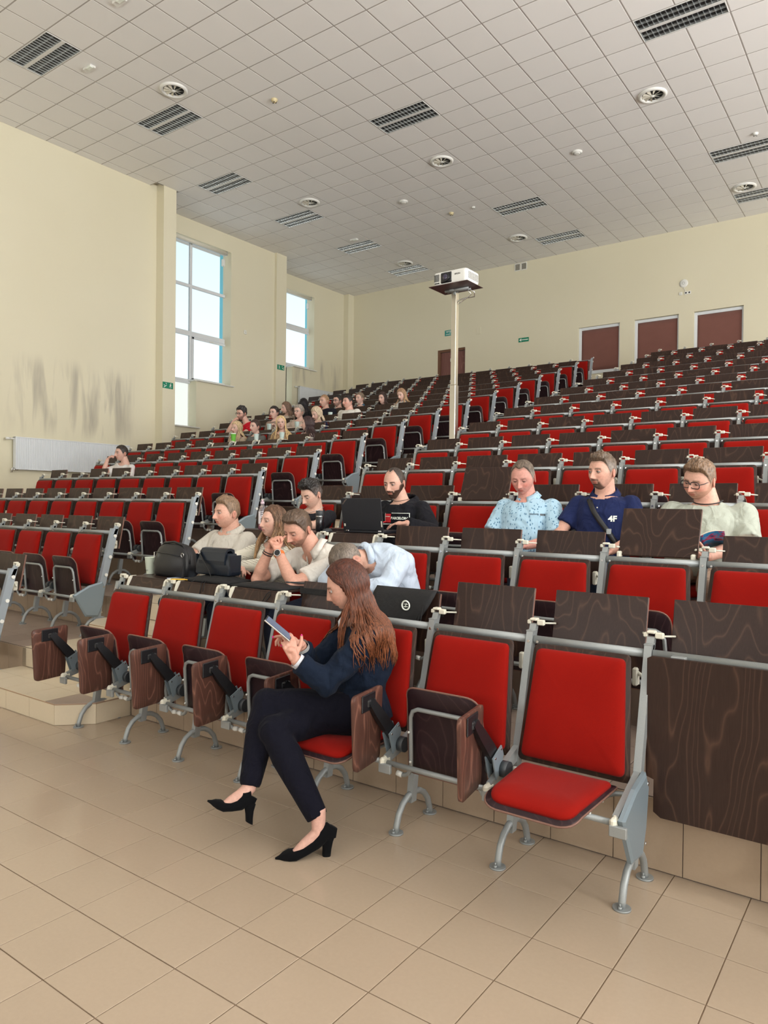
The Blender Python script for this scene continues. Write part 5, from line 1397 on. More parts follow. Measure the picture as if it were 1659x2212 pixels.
o_pr, J_pr, Mh_pr = person('bearded man in a pale polo shirt resting his chin on clasped hands, orange watch', 1, 'c', 2, PP(head=(-.05, -.50, 1.095), face=(2, 26, 4), k=1.12, belly=.02, nr=.064, neck=(.02, -.40, .955), pelvis=(.04, -.25, .56), chest=(.03, -.33, .82), sw=.20,
    F=dict(hairc=(.10, .062, .04), style='short', htop=.022, hside=.005, quiff=.010, fade=.5, skin=(.60, .32, .235), beard=.75, beardc=(.15, .08, .05), eye=.12, gaze=(0, -.7), jaw=.08, w=1.04, fat=.6, flush=.6), shirt=dict(polo, c=(.72, .68, .62)), sleeve=.78,
    elL=(.13, -.74, .74), elR=(-.22, -.72, .75), wrL=(-.035, -.715, .955), wrR=(-.12, -.70, .965), handL=dict(D=(-.45, .05, .75), N=(-.75, .25, -.3), curl=(.95, .95, 1.0, 1.0), spread=0, thumb=(.35, .5)), handR=dict(D=(.5, -.02, .7), N=(.7, .25, -.35), curl=(.85, .9, .95, .95), spread=0, thumb=(.3, .5)), trouser=(.05, .06, .10)))
o_bow, J_bow, Mh_bow = person('man in a light blue shirt slumped forward with his head down behind the black bag', 1, 'c', 3, PP(head=(-.06, -.62, .915), face=(20, 76, 0), k=1.1, neck=(-.02, -.50, .93), pelvis=(.06, -.22, .56), chest=(.03, -.31, .84), sw=.20,
    F=dict(hairc=(.13, .10, .075), style='short', htop=.014, hside=.006, fade=.7, sidec=(.20, .16, .13), eye=.1), shirt=dict(c=(.55, .64, .76), long=True, add=.014, collar=True), elL=(.20, -.55, .76), elR=(-.25, -.60, .76), wrL=(.03, -.66, .74), wrR=(-.1, -.68, .74), trouser=(.03, .03, .04)))
o_yg, J_yg, Mh_yg = person('young dark haired man in a black T-shirt with a silver chain looking down', 2, 'c', 0, PP(head=(.09, -.28, 1.03), face=(8, 22, 0), neck=(.08, -.215, .905), sw=.18,
    F=dict(hairc=(.022, .018, .016), style='short', htop=.032, hside=.006, quiff=.016, rough=.75, fade=.6, sidec=(.10, .08, .07), skin=(.68, .42, .32), eye=.15, gaze=(0, -.7), browd=1), shirt=dict(c=(.018, .018, .022), add=.012), sleeve=.8, elL=(.26, -.42, .76), wrL=(.06, -.62, .74), elR=(-.2, -.4, .74), trouser=(.03, .04, .06)))
o_lp, J_lp, Mh_lp = person('bearded man with shaved hair in a black hooded sweatshirt working on a laptop', 2, 'c', 2, PP(head=(-.08, -.30, 1.125), face=(-4, 12, 0), neck=(-.05, -.235, .985), k=1.08,
    F=dict(hairc=(.05, .035, .028), style='short', htop=.0035, hside=.0025, rough=.1, hl=.022, fade=.35, beard=1.55, beardc=(.028, .014, .009), skin=(.66, .39, .30), eye=.55, gaze=(-.1, -.35), browd=1, browup=-.003), shirt=dict(c=(.012, .012, .016), long=True, hood=True, add=.018, neck=-.02, vneck=.02),
    elL=(.33, -.36, .735), elR=(-.27, -.34, .74), wrL=(.235, -.60, .805), wrR=(-.12, -.485, .785), handL=dict(D=(-.93, -.30, -.08), N=(0, 0, -1), curl=(.2, .22, .25, .25)), handR=dict(D=(.25, -.9, .0), N=(0, 0, -1)), trouser=(.03, .03, .04)))

o_bl, J_bl, Mh_bl = person('greying man in a light blue patterned shirt with his eyes lowered', 2, 'c', 4, PP(head=(-.045, -.27, 1.155), face=(-8, 20, 0), k=1.1, belly=.02, nr=.062, neck=(-.03, -.215, 1.01),
    F=dict(hairc=(.13, .095, .07), style='short', htop=.012, hside=.004, hl=.012, fade=.5, sidec=(.25, .21, .17), skin=(.66, .32, .26), eye=.12, gaze=(0, -.7), flush=.8, browd=.35, jaw=.05, fat=.3, w=1.03), shirt=dict(c=(.40, .62, .78), collar=True, add=.014, vneck=.05, mat=M['blue_leaf']), sleeve=.85,
    elL=(.27, -.36, .72), elR=(-.27, -.34, .72), wrL=(.12, -.58, .67), wrR=(-.12, -.58, .67), trouser=(.12, .16, .24)))
o_nv, J_nv, Mh_nv = person('man with a goatee in a navy polo shirt with a black shoulder strap', 2, 'c', 5, PP(head=(.0, -.27, 1.185), face=(18, 2, 0), k=1.09, belly=.01, nr=.066, neck=(.0, -.215, 1.04), sw=.18,
    F=dict(hairc=(.13, .085, .055), style='short', htop=.018, hside=.004, quiff=.014, rough=.5, fade=.5, sidec=(.19, .15, .12), skin=(.68, .38, .29), beard=.95, goatee=True, beardc=(.06, .035, .025), eye=.6, gaze=(-.35, .1), w=1.02, jaw=.06), shirt=dict(c=(.016, .024, .085), collar=True, add=.012, vneck=.03), sleeve=.72,
    elL=(.27, -.34, .75), elR=(-.27, -.36, .76), wrL=(.16, -.58, .66), wrR=(-.12, -.58, .66), trouser=(.05, .07, .12)))
o_bg, J_bg, Mh_bg = person('heavy man in a pale sage sweatshirt and black glasses reading a book', 2, 'c', 6, PP(head=(.085, -.29, 1.125), face=(20, 18, 10), k=1.26, belly=.05, nr=.070, neck=(.12, -.215, .985), sw=.21, pelvis=(.10, -.28, .57),
    F=dict(hairc=(.20, .12, .07), style='short', htop=.020, hside=.005, quiff=.016, rough=.45, fade=.45, sidec=(.24, .16, .11), skin=(.68, .38, .29), beard=.45, beardc=(.28, .15, .08), eye=.25, gaze=(0, -.6), flush=.9, fat=1.0, w=1.08, jaw=.12), glasses=(.012, .012, .014), gsz=(.030, .021), gr=.0028, shirt=dict(c=(.46, .49, .42), long=False, add=.018), sleeve=.98,
    elL=(.37, -.34, .74), elR=(-.16, -.38, .76), wrL=(.20, -.62, .66), wrR=(.0, -.62, .70), handR=dict(D=(.3, -.7, .3), N=(.6, .3, .5), curl=(.5, .5, .5, .5)), handL=dict(D=(-.6, -.5, .2), N=(-.2, .2, .9)), trouser=(.46, .32, .24), tleg=.2))
# far people, facing the front of the hall
def far(label, r, n, head, face, F, shirt, **k):
    return person(label, r, 'l', n, dict(near=False, head=head, face=face, F=F, shirt=shirt, **k))
S1 = (.62, .38, .30); S2 = (.68, .44, .36)
chin = dict(elL=(.08, -.52, .78), wrL=(.03, -.47, 1.0), elR=(-.2, -.48, .78), wrR=(-.02, -.50, .80))
far('young man in a white T-shirt resting his hand on his mouth below the radiator', 4, 7, (.16, -.22, 1.115), (5, 2, 0), dict(hairc=(.03, .022, .018), style='short', htop=.014, hside=.006, skin=S1, fade=.4), dict(c=(.68, .66, .63), add=.012), neck=(.19, -.16, .95), sleeve=.7,
    elR=(.03, -.46, .80), wrR=(.06, -.40, 1.02), handR=dict(D=(.5, .35, .45), N=(.5, .6, 0), curl=(.9, .9, .9, .9), size=.9))
far('blonde woman in a beige jacket behind the green cup', 6, 6, (.12, -.22, 1.075), (2, 4, 0), dict(hairc=(.62, .46, .27), style='long', htop=.016, hside=.014, skin=S2, w=.96), dict(c=(.46, .36, .27), long=True, add=.014, neck=-.04), female=True, long=dict(n=140, len=.20, rad=.0078, front=.8, out=.03))
far('dark haired woman with tied hair in a grey shirt behind a white cup', 6, 5, (.03, -.22, 1.075), (0, 0, 0), dict(hairc=(.05, .028, .022), style='short', htop=.016, hside=.012, rough=.1, skin=S2, w=.96), dict(c=(.13, .13, .12), long=True, add=.014, collar=True), female=True, bun=(0, .11, -.01))
far('woman with very long blonde hair and a leopard print blouse', 6, 4, (.12, -.24, 1.10), (-38, -2, -6), dict(hairc=(.66, .47, .24), style='long', htop=.016, hside=.014, skin=S2, w=.96), dict(c=(.40, .27, .16), mat=M['leopard'], add=.013, neck=-.03), female=True, sleeve=.7, long=dict(n=180, len=.30, rad=.0078, front=1.0, out=.02))
far('woman with long dark brown hair turned to her neighbour, pale pink blouse', 6, 3, (.16, -.22, 1.055), (50, -2, 4), dict(hairc=(.045, .022, .022), style='long', htop=.018, hside=.016, skin=S2, w=.96), dict(c=(.66, .52, .50), long=True, add=.014, neck=-.04), female=True, twist=20, long=dict(n=180, len=.30, rad=.0078, front=.2, out=.03))
far('dark haired man with glasses in a red T-shirt leaning his chin on his hand', 7, 7, (-.02, -.46, 1.185), (0, 10, 5), dict(hairc=(.035, .03, .028), style='short', htop=.024, hside=.008, rough=.7, skin=S1, beard=.6, w=1.05), dict(c=(.52, .012, .025), add=.014), neck=(.03, -.37, 1.02), pelvis=(.05, -.27, .56), k=1.15, sleeve=.7, glasses=(.03, .03, .03), gr=.0025,
    elR=(-.16, -.70, .76), wrR=(-.06, -.63, 1.02), elL=(.24, -.66, .76), wrL=(.05, -.72, .76), handR=dict(D=(.35, .3, .5), N=(.3, .8, 0), curl=(.9, .9, .9, .9)))
far('short haired woman with glasses in a taupe sweater', 7, 6, (.06, -.22, 1.18), (-8, 0, 0), dict(hairc=(.03, .022, .02), style='short', htop=.018, hside=.010, skin=S2), dict(c=(.30, .22, .18), long=True, add=.016, neck=-.03), female=True, k=1.15, glasses=(.2, .2, .2))
far('woman with short grey hair and glasses in a beige jacket', 7, 5, (.14, -.22, 1.155), (-5, 0, 0), dict(hairc=(.34, .30, .26), style='short', htop=.024, hside=.018, rough=.4, skin=S2), dict(c=(.50, .40, .33), long=True, add=.016, neck=-.04, vneck=.06), female=True, k=1.1, glasses=(.05, .04, .04),
    elR=(-.20, -.40, .80), wrR=(-.10, -.62, .88), elL=(.2, -.4, .8), wrL=(.05, -.62, .80))
far('blonde woman with shoulder length hair in a dark navy top looking down', 7, 4, (.03, -.22, 1.10), (10, 22, 0), dict(hairc=(.60, .47, .33), style='bob', htop=.018, hside=.018, skin=S2, w=.98, eye=.1), dict(c=(.015, .018, .04), long=True, add=.015, neck=-.045), female=True, k=1.12, long=dict(n=120, len=.10, rad=.0084, front=.7, out=.02))
far('young woman with straight brown hair in a beige sweater looking left', 8, 7, (-.01, -.24, 1.155), (25, 10, 0), dict(hairc=(.20, .12, .08), style='long', htop=.014, hside=.012, skin=S2, w=.95), dict(c=(.52, .44, .36), long=True, add=.015), female=True, long=dict(n=120, len=.22, rad=.0072, front=.2, out=.03))
far('woman with dark hair and a black top turned away, behind the grey haired woman', 8, 6, (-.10, -.22, 1.19), (150, 5, 0), dict(hairc=(.015, .012, .014), style='long', htop=.018, hside=.016, skin=S2), dict(c=(.012, .012, .014), long=True, add=.015), female=True, long=dict(n=120, len=.24, rad=.0078, front=.2, out=.05))
far('young man with cropped ginger blond hair in a black sweatshirt', 8, 5, (-.08, -.24, 1.215), (8, 2, 0), dict(hairc=(.34, .20, .11), style='short', htop=.008, hside=.003, fade=.6, skin=S1, nose=.9), dict(c=(.012, .012, .02), long=True, add=.014), k=1.05, elR=(-.27, -.38, .82), wrR=(-.05, -.66, .80), elL=(.26, -.38, .82), wrL=(.16, -.60, .80))
far('stout young man with black hair in a white T-shirt', 8, 4, (-.02, -.26, 1.15), (12, -2, 0), dict(hairc=(.02, .016, .014), style='short', htop=.022, hside=.006, rough=.5, fade=.4, skin=(.68, .40, .32), flush=.9, fat=.9, w=1.07, jaw=.1), dict(c=(.70, .68, .62), add=.016), k=1.22, nr=.07, sleeve=.8)
far('man with glasses and black hair in a black shirt behind the stout man', 9, 6, (-.02, -.24, 1.095), (5, 2, 0), dict(hairc=(.02, .016, .014), style='short', htop=.018, hside=.008, skin=S1, beard=.4), dict(c=(.015, .015, .02), add=.014, long=True), k=1.1, glasses=(.04, .02, .03), gr=.0025)
far('woman in a blue denim shirt with tied back hair touching her face', 9, 5, (.02, -.23, 1.105), (5, 0, 0), dict(hairc=(.22, .16, .11), style='short', htop=.016, hside=.012, rough=.15, skin=S2, w=.96), dict(c=(.06, .13, .19), long=True, add=.015, collar=True), female=True, bun=(0, .10, -.02), elR=(-.14, -.50, .80), wrR=(-.06, -.42, .99), handR=dict(D=(.15, .2, .9), N=(.3, .9, 0), curl=(.5, .5, .5, .5)))
far('woman with wavy dark brown hair and a dark patterned top', 9, 4, (.06, -.24, 1.06), (-2, 4, 0), dict(hairc=(.055, .03, .024), style='long', htop=.018, hside=.016, skin=S2, w=.95), dict(c=(.05, .05, .06), long=True, add=.014, neck=-.04), female=True, long=dict(n=140, len=.17, rad=.0084, front=.8, out=.035, wave=.02))
far('young woman with light brown hair in a white track top with dark sleeve stripes', 9, 3, (.02, -.30, 1.09), (0, 18, -6), dict(hairc=(.36, .21, .12), style='long', htop=.014, hside=.013, skin=S2, w=.95), dict(c=(.62, .61, .58), long=True, add=.016, collar=True), female=True, long=dict(n=140, len=.20, rad=.0072, front=.6, out=.03, tip=(.52, .34, .19)))
# ------------------------------------------------------------------ woman in the foreground
AUB = (.072, .021, .012)
o_w, J_w, Mh_w = person('woman with long auburn hair in a navy blazer and black heels holding a phone', 0, 'c', 4, PP(female=True, vox=.009, head=(-.012, -.375, 1.185), hs=.98, face=(54, 20, 3), neck=(.035, -.30, 1.045), pelvis=(.0, -.31, .565), chest=(.045, -.285, .83), k=1.12, twist=40, ptwist=38, sw=.165, nr=.047, ar=.044,
    F=dict(hairc=AUB, style='long', hshift=10, htop=.014, hside=.010, w=.95, skin=(.60, .33, .25), eye=.12, gaze=(0, -.8), lip=(.42, .15, .13), nose=.78, browd=.8, brow=(.10, .05, .03)),
    long=dict(n=480, len=.36, vmin=.5, rad=.0056, front=.35, amin=82, out=.004, tip=(.23, .078, .032), wave=.014, push=(.01, .02)),
    shirt=dict(c=(.007, .013, .028), long=True, add=.016, wr=.009, neck=-.03, vneck=.07, vs=9, cuff=.84), elL=(.028, -.575, .735), elR=(-.19, -.44, .745), wrL=(-.065, -.700, .862), wrR=(-.135, -.585, .905),
    handL=dict(D=(-.38, -.10, .92), N=(-.55, .45, -.3), size=.92, spread=.0, curl=(.42, .45, .5, .55), thumb=(.35, .5)), handR=dict(D=(-.50, -.60, .42), N=(-.25, -.35, -.9), size=.92, spread=.0, curl=(.2, .55, .65, .7), thumb=(.5, .6)),
    knL=(-.271, -.673, .612), anL=(-.213, -.838, .262), knR=(-.141, -.752, .522), anR=(.118, -.728, .165), lr=(.100, .066, .043), trouser=(.005, .005, .011), tleg=.985, noshoe=True))
def cuff(parent, wr, el, r, c, nm='cuff'):
    d = (wr-el).normalized(); L = (wr-el).length; mb = MB()
    p0 = wr-d*.012; p1 = wr-d*.085
    mb.tube([p1, p1.lerp(p0, .5), p0], [r*1.02, r*1.05, r*1.0], 20, cap=False); mb.tube([p0, p0-d*.008, p1], [r*.99, r*.93, r*.93], 20, cap=False)
    o = put(nm, joinmesh(nm, [(np.array(mb.v), mb.f, c)], M['cloth']), parent)
    u = d.orthogonal().normalized(); b = MB(); b.ell(p1.lerp(p0, .4)+Vector((.02, -.8, -.3)).normalized()*r*1.05, (.005, .005, .005), 10, 6); b.obj('button', M['ivory'], o)
cuff(o_w, J_w['wrL'], J_w['elL'], .036, (.62, .63, .68)); cuff(o_w, J_w['wrR'], J_w['elR'], .038, (.50, .49, .48))
bl = MB(); bl.tube([J_w['neck']+Vector((-.045, -.055, .012)), J_w['neck']+Vector((-.07, -.085, -.05)), J_w['neck']+Vector((-.06, -.10, -.11))], [.016, .022, .012], 10)
put('blouse', joinmesh('blouse', [(np.array(bl.v), bl.f, (.60, .60, .62))], M['cloth']), o_w)
g = child0 = next(c for c in o_w.children if c.name.startswith('shirt')); g.name = 'blazer'
f_ = Vector((-math.sin(math.radians(40)), -math.cos(math.radians(40)), 0)); l_ = Vector((math.cos(math.radians(40)), -math.sin(math.radians(40)), 0)); wc = J_w['pelvis'].lerp(J_w['chest'], .30)
mb = MB(); N_ = 30; rings = []
for u, w_, d_, dz in ((0, .150, .118, .035), (.3, .168, .132, -.01), (.65, .185, .150, -.055), (1, .200, .165, -.095)):
    rings.append([wc+Vector((0, 0, dz))-Vector((0, 0, .03*u*max(0, math.sin(t))))+l_*(w_*math.cos(t))+(-f_)*(d_*math.sin(t)+.008*u*math.sin(5*t)) for t in [math.radians(-62)+math.radians(304)*i/N_ for i in range(N_+1)]])
vs = [p for r_ in rings for p in r_]; fs = [(j*(N_+1)+i, j*(N_+1)+i+1, (j+1)*(N_+1)+i+1, (j+1)*(N_+1)+i) for j in range(3) for i in range(N_)]
pm_ = put('peplum', joinmesh('peplum', [(np.array([tuple(p) for p in vs]), fs, (.007, .013, .028))], M['cloth']), g); q = pm_.modifiers.new('t', 'SOLIDIFY'); q.thickness = .005
def heel_shoe(parent, an, H_, T_, U):
    U = U.normalized(); f = (T_-H_); f = (f-U*f.dot(U)*0).normalized(); la = U.cross(f).normalized(); hh = .088
    A0 = H_+U*hh; B = T_-f*.075+U*.004
    mb = MB(); mb.tube([an+Vector((0, 0, .05)), an, A0.lerp(B, .30)+U*.040, A0.lerp(B, .70)+U*.024, B+U*.008], [.034, .034, .031, .027, .022], 12); mb.ell(A0+U*.012+f*.01, (.028, .028, .03), 10, 8)
    v, fc = remesh(mb, .006, 2); put('foot', joinmesh('foot', [(v, fc, (.62, .36, .29))], M['skin']), parent)
    st = [(A0-f*.026+U*.040, .014, .022), (A0-f*.018+U*.026, .028, .040), (A0+f*.020+U*.012, .035, .038), (A0.lerp(B, .38)+U*.004, .036, .029), (A0.lerp(B, .70)+U*.003, .040, .022), (B+U*.008, .043, .021), (B.lerp(T_, .35)+U*.009, .040, .022), (B.lerp(T_, .68)+U*.006, .028, .016), (B.lerp(T_, .9)+U*.003, .013, .009), (T_+f*.012, .003, .004)]
    mb = MB(); rings = []
    for i, (p, w_, h_) in enumerate(st):
        a = st[max(0, i-1)][0]; b = st[min(len(st)-1, i+1)][0]; t = (b-a).normalized(); n_ = t.cross(la) if t.cross(la).dot(U) > 0 else -t.cross(la)
        rings.append(ring_at(p, la, n_, w_, h_, 16))
    mb.loft(rings)
    hb = H_+f*.004
    mb.loft([ring_at(p, la, f, w_, d_, 14, .7) for p, w_, d_ in ((hb, .021, .019), (hb+U*.03-f*.002, .022, .020), (hb+U*.065-f*.004, .025, .025), (hb+U*.100-f*.006, .028, .036))])
    put('high_heel_shoe', joinmesh('high_heel_shoe', [(np.array(mb.v), mb.f, (.004, .004, .005))], M['suede']), parent)
M['suede'] = attr_mat('black suede', .95, .1, sheen=.03)
OW = Vector((X0+P*(4-7)+P/2, ROWY[0], 0))
heel_shoe(o_w, J_w['anR'], Vector((-2.128, 2.518, .0))-OW, Vector((-2.274, 2.359, .004))-OW+Vector((-.004, -.004, 0)), Vector((0, 0, 1)))
heel_shoe(o_w, J_w['anL'], Vector((-.172, -.872, .118)), Vector((-.305, -.995, .223)), Vector((-.20, .10, .97)))
ph = thing('smartphone', 'dark smartphone held in both hands by the woman in the navy blazer', 'phone', OW+Vector((-.135, -.735, 1.0)))
d1 = Vector((-.14, -.12, .155)).normalized(); nrm = Vector((.52, .25, .62)); nrm = (nrm-d1*nrm.dot(d1)).normalized(); l1 = d1.cross(nrm)
ph.rotation_euler = Matrix((l1, d1, nrm)).transposed().to_euler()
b = MB(); b.cbox(-.036, .036, -.076, .076, -.0045, .004, .002); b.obj('body', M['black'], ph)
b = MB(); b.box(-.033, .033, -.071, .071, .004, .0046); b.obj('screen', mat('phone screen', (.10, .13, .22), .08), ph)
b = MB(); b.cbox(-.037, -.0345, -.0765, .0765, -.003, .003, .001); b.cbox(.0345, .037, -.0765, .0765, -.003, .003, .001); b.obj('frame', M['screw'], ph)
# pink nails
nb = MB()
for s in 'LR':
    for p, d in (J_w['tips'+s][0], J_w['tips'+s][4]):
        nb.ell(p+d*.001+Vector((.003, -.003, .003)), (.0048, .0048, .006), 8, 6)
nb.obj('nails', mat('pink nail varnish', (.75, .02, .22), .25), o_w)
# ------------------------------------------------------------------ decals that follow a garment
from mathutils.bvhtree import BVHTree
def snap(me, garment, dirv=Vector((0, 1, 0)), off=.003, back=.6):
    g = garment.data; bv = BVHTree.FromPolygons([v.co for v in g.vertices], [p.vertices for p in g.polygons])
    for v in me.vertices:
        hit = bv.ray_cast(v.co-dirv*back, dirv)
        if hit[0] is not None: v.co = hit[0]-dirv*off
    me.update(); return me
def child(o, nm): return next(c for c in o.children if c.name.split('.')[0] == nm)
def subdiv_rect(x0, x1, z0, z1, n=6):
    b = MB(); vs = [(x0+(x1-x0)*i/n, 0, z0+(z1-z0)*j/n) for j in range(n+1) for i in range(n+1)]
    b.add(vs, [(j*(n+1)+i, j*(n+1)+i+1, (j+1)*(n+1)+i+1, (j+1)*(n+1)+i) for j in range(n) for i in range(n)]); return b
def decal(o, b, nm, m, off=.004, garment='shirt'):
    me = b.mesh(nm, m) if isinstance(b, MB) else b; g = child(o, garment); snap(me, g, off=off); return put(nm, me, g)
def tdecal(o, s, size, m, x, z, off=.005, rot=0, bold=.0):
    t = text_mesh(s, size, m, None, (0, 0, 0), (0, 0, 0), 'print', 0, bold=bold); me = t.data; bpy.data.objects.remove(t)
    R_ = Matrix.Rotation(rot, 2)
    for v in me.vertices: q = R_ @ Vector((v.co.x, v.co.y)); v.co = Vector((x+q.x, 0, z+q.y))
    return decal(o, me, 'print', m, off)
tdecal(o_nv, '4F', .052, M['sign_white'], .105, .865, bold=.002)
rb = mat('crimson print', (.55, .01, .02), .6)
decal(o_lp, subdiv_rect(-.105, -.045, .80, .87), 'print', rb, .008); decal(o_lp, subdiv_rect(-.098, -.052, .846, .850), 'print', M['sign_white'], .010)
for a in ((-.04, .11, .874, .878), (-.105, .11, .786, .790), (.106, .110, .79, .878), (-.105, -.101, .79, .876)): decal(o_lp, subdiv_rect(*a), 'print', M['sign_white'], .009)
tdecal(o_lp, 'BARCELONA', .0275, M['sign_white'], .036, .835, .009, bold=.0012)
decal(o_yg, subdiv_rect(-.07, .10, .775, .845), 'print', mat('green print', (.02, .20, .14), .7), .004)
decal(o_polo, subdiv_rect(.085, .12, .875, .880, 3), 'print', M['black'], .004)
decal(o_bl, subdiv_rect(.055, .155, .885, .892, 4), 'print', mat('pocket welt', (.10, .15, .2), .8), .003); decal(o_bl, subdiv_rect(.125, .155, .878, .890, 3), 'print', M['black'], .004)
# button plackets
for o, x in ((o_polo, 0), (o_pr, -.02), (o_nv, .0)):
    J = {'z': .0}; nz = {o_polo.name: .97, o_pr.name: .88, o_nv.name: .97}[o.name]
    pl = decal(o, subdiv_rect(x-.016, x+.016, nz-.12, nz, 6), 'placket', child(o, 'shirt').data.materials[0], .004)
    c_ = child(o, 'shirt').data.color_attributes['Col'].data[0].color; vcol(pl.data, np.array([c_[0]*.92, c_[1]*.92, c_[2]*.92]))
    for k in range(3):
        b = MB(); b.ell((x, 0, nz-.03-.035*k), (.005, .002, .005), 8, 6); me = b.mesh('button', M['ivory']); g = child(o, 'shirt')
        bv = BVHTree.FromPolygons([v.co for v in g.data.vertices], [p.vertices for p in g.data.polygons]); hit = bv.ray_cast(Vector((x, -1, nz-.03-.035*k)), Vector((0, 1, 0)))
        if hit[0] is not None:
            for v in me.vertices: v.co.y += hit[0].y-.007
            put('button', me, g)
# strap bag of the man in navy
def band_on(o, pts, w_, nm, m, off=.008):
    pts = [Vector(p) for p in pts]; b = MB(); vs = []; N_ = 14; path = []
    for i in range(N_): 
        u = i/(N_-1)*(len(pts)-1); k = min(int(u), len(pts)-2); path.append(pts[k].lerp(pts[k+1], u-k))
    for i, p in enumerate(path):
        t = (path[min(i+1, N_-1)]-path[max(i-1, 0)]).normalized(); n_ = Vector((-t.z, 0, t.x))*w_/2; vs += [p-n_, p, p+n_]
    fs = []
    for i in range(N_-1):
        for j in (0, 1): a = i*3+j; fs.append((a, a+1, a+4, a+3))
    b.add(vs, fs, 0, True); q = decal(o, b, nm, m, off); sd = q.modifiers.new('t', 'SOLIDIFY'); sd.thickness = .003; return q
st = band_on(o_nv, [(-.075, 0, 1.0), (-.01, 0, .90), (.09, 0, .77), (.16, 0, .66)], .034, 'shoulder_strap', M['black'])
b = MB(); b.cbox(.075, .105, 0, .004, .765, .80, .002); me = b.mesh('buckle', M['metal']); snap(me, child(o_nv, 'shirt'), off=.014); put('buckle', me, st)
# neck chains
def neckring(o, J, r, drop, m, nm, rad=.0025):
    b = MB(); pts = []
    for i in range(28):
        a = 2*PI*i/28; pts.append(J['neck']+Vector((r*1.05*math.sin(a), -r*math.cos(a)-.01, .008-drop*max(0, math.cos(a)))))
    b.tube(pts, rad, 6, closed=True); b.obj(nm, m, o)
neckring(o_yg, J_yg, .085, .045, M['screw'], 'chain'); neckring(o_lp, J_lp, .070, .02, M['black'], 'cord', .002); neckring(o_bg, J_bg, .083, .025, M['black'], 'bead_necklace', .004)
def wristband(o, wr, el, k, r, w_, m, nm, parent=None):
    d = (el-wr).normalized(); p = wr+d*k; b = MB(); n = 20; u = d.orthogonal().normalized(); v = d.cross(u)
    rings = [[p+d*s*w_/2+(u*math.cos(a)+v*math.sin(a))*rr for a in [2*PI*i/n for i in range(n)]] for s, rr in ((-1, r-.002), (-1, r+.002), (1, r+.002), (1, r-.002))]
    b.loft(rings, cap=False); return b.obj(nm, m, o), p, d
orange = mat('orange strap', (.75, .16, .02), .5)
wb1, p, d = wristband(o_pr, J_pr['wrL'], J_pr['elL'], .035, .032, .022, orange, 'watch_strap')
out = Vector((.45, -.85, .15)); out = (out-d*out.dot(d)).normalized(); T = Matrix.Translation(p+out*.034) @ out.to_track_quat('Z', 'Y').to_matrix().to_4x4()
b = MB(); b.cyl((0, 0, 0), .0235, -.004, .007, 28); b.v = [tuple(T @ Vector(v)) for v in b.v]; b.obj('watch_case', M['screw'], wb1)
b = MB(); b.cyl((0, 0, 0), .019, .007, .008, 24); b.v = [tuple(T @ Vector(v)) for v in b.v]; b.obj('watch_dial', M['black'], wb1)
wristband(o_pr, J_pr['wrR'], J_pr['elR'], .03, .033, .006, M['black'], 'bracelet'); wristband(o_pr, J_pr['wrR'], J_pr['elR'], .045, .034, .006, M['black'], 'bracelet')
wristband(o_polo, J_polo['wrL'], J_polo['elL'], .03, .034, .03, M['black'], 'watch_strap')
# ------------------------------------------------------------------ things on the desks
DZ = 1.044
leather = mat('black leather', (.010, .010, .012), .42, spec=.5); n_ = NT(leather); n_.bump(n_.noise(90, n_.coords('Object'), 3), .2, .002)
navyl = mat('dark navy leather', (.008, .013, .022), .4, spec=.5); n_ = NT(navyl); n_.bump(n_.noise(150, n_.coords('Object'), 3), .15, .002)
nylon = mat('black nylon', (.008, .008, .009), .8); n_ = NT(nylon); n_.bump(n_.noise(25, n_.coords('Object'), 3), .5, .01)
def cup(lab, loc, h_, r, m, group=None, band=None, lid=None):
    t = thing('paper_cup', lab, 'cup', loc, group)
    b = MB(); b.lathe((0, 0, 0), [(.001, .001), (r*.68, .001), (r*.70, .004), (r, h_-.004), (r*1.05, h_), (r*1.0, h_+.002), (r*.95, h_-.003), (r*.66, .01), (.001, .01)], 28); b.obj('cup_body', m, t)
    if band:
        z0, z1, mm = band; b = MB(); f = lambda z: r*.70+(r-r*.70)*z/h_+.0008; b.lathe((0, 0, 0), [(f(z0), z0), (f(z1), z1)], 28); b.obj('printed_band', mm, t)
    if lid: b = MB(); b.lathe((0, 0, h_), [(r*1.04, -.004), (r*1.05, .004), (r*.92, .010), (.001, .011)], 28); b.obj('lid', lid, t)
    return t
cm = mat('pale green paper', (.60, .66, .55), .6); cw = mat('pale mint paper', (.58, .70, .66), .6)
t = cup('pale green paper cup on the front row desk left of the black backpack', (-4.675, 3.43, DZ), .125, .042, cm)
b = MB(); b.box(-.022, .022, -.0375, -.0365, .030, .0325); b.box(-.016, .016, -.0372, -.0362, .024, .0255); b.obj('lettering', M['lamp_pan'], t)
gr = mat('bright green cup', (.16, .50, .06), .5)
t = cup('tall green paper cup with a white lid before the blonde woman in beige', (-9.17, 8.335, FZ[5]+DZ), .15, .045, gr, lid=M['sign_white'])
for i, (x, y, r_, lab) in enumerate([(-8.63, 8.335, 5, 'pale paper cup before the woman in the grey shirt'), (-8.06, 8.335, 5, 'pale paper cup before the woman in the leopard print blouse'), (-9.33, 9.32, 6, 'pale paper cup before the short haired woman in taupe'), (-8.66, 9.32, 6, 'pale paper cup before the grey haired woman'), (-8.74, 10.3, 7, 'pale paper cup before the young man with ginger blond hair')]):
    cup(lab, (x, y, FZ[r_]+DZ), .12, .042, cw, 'pale paper cups in the left-hand block')
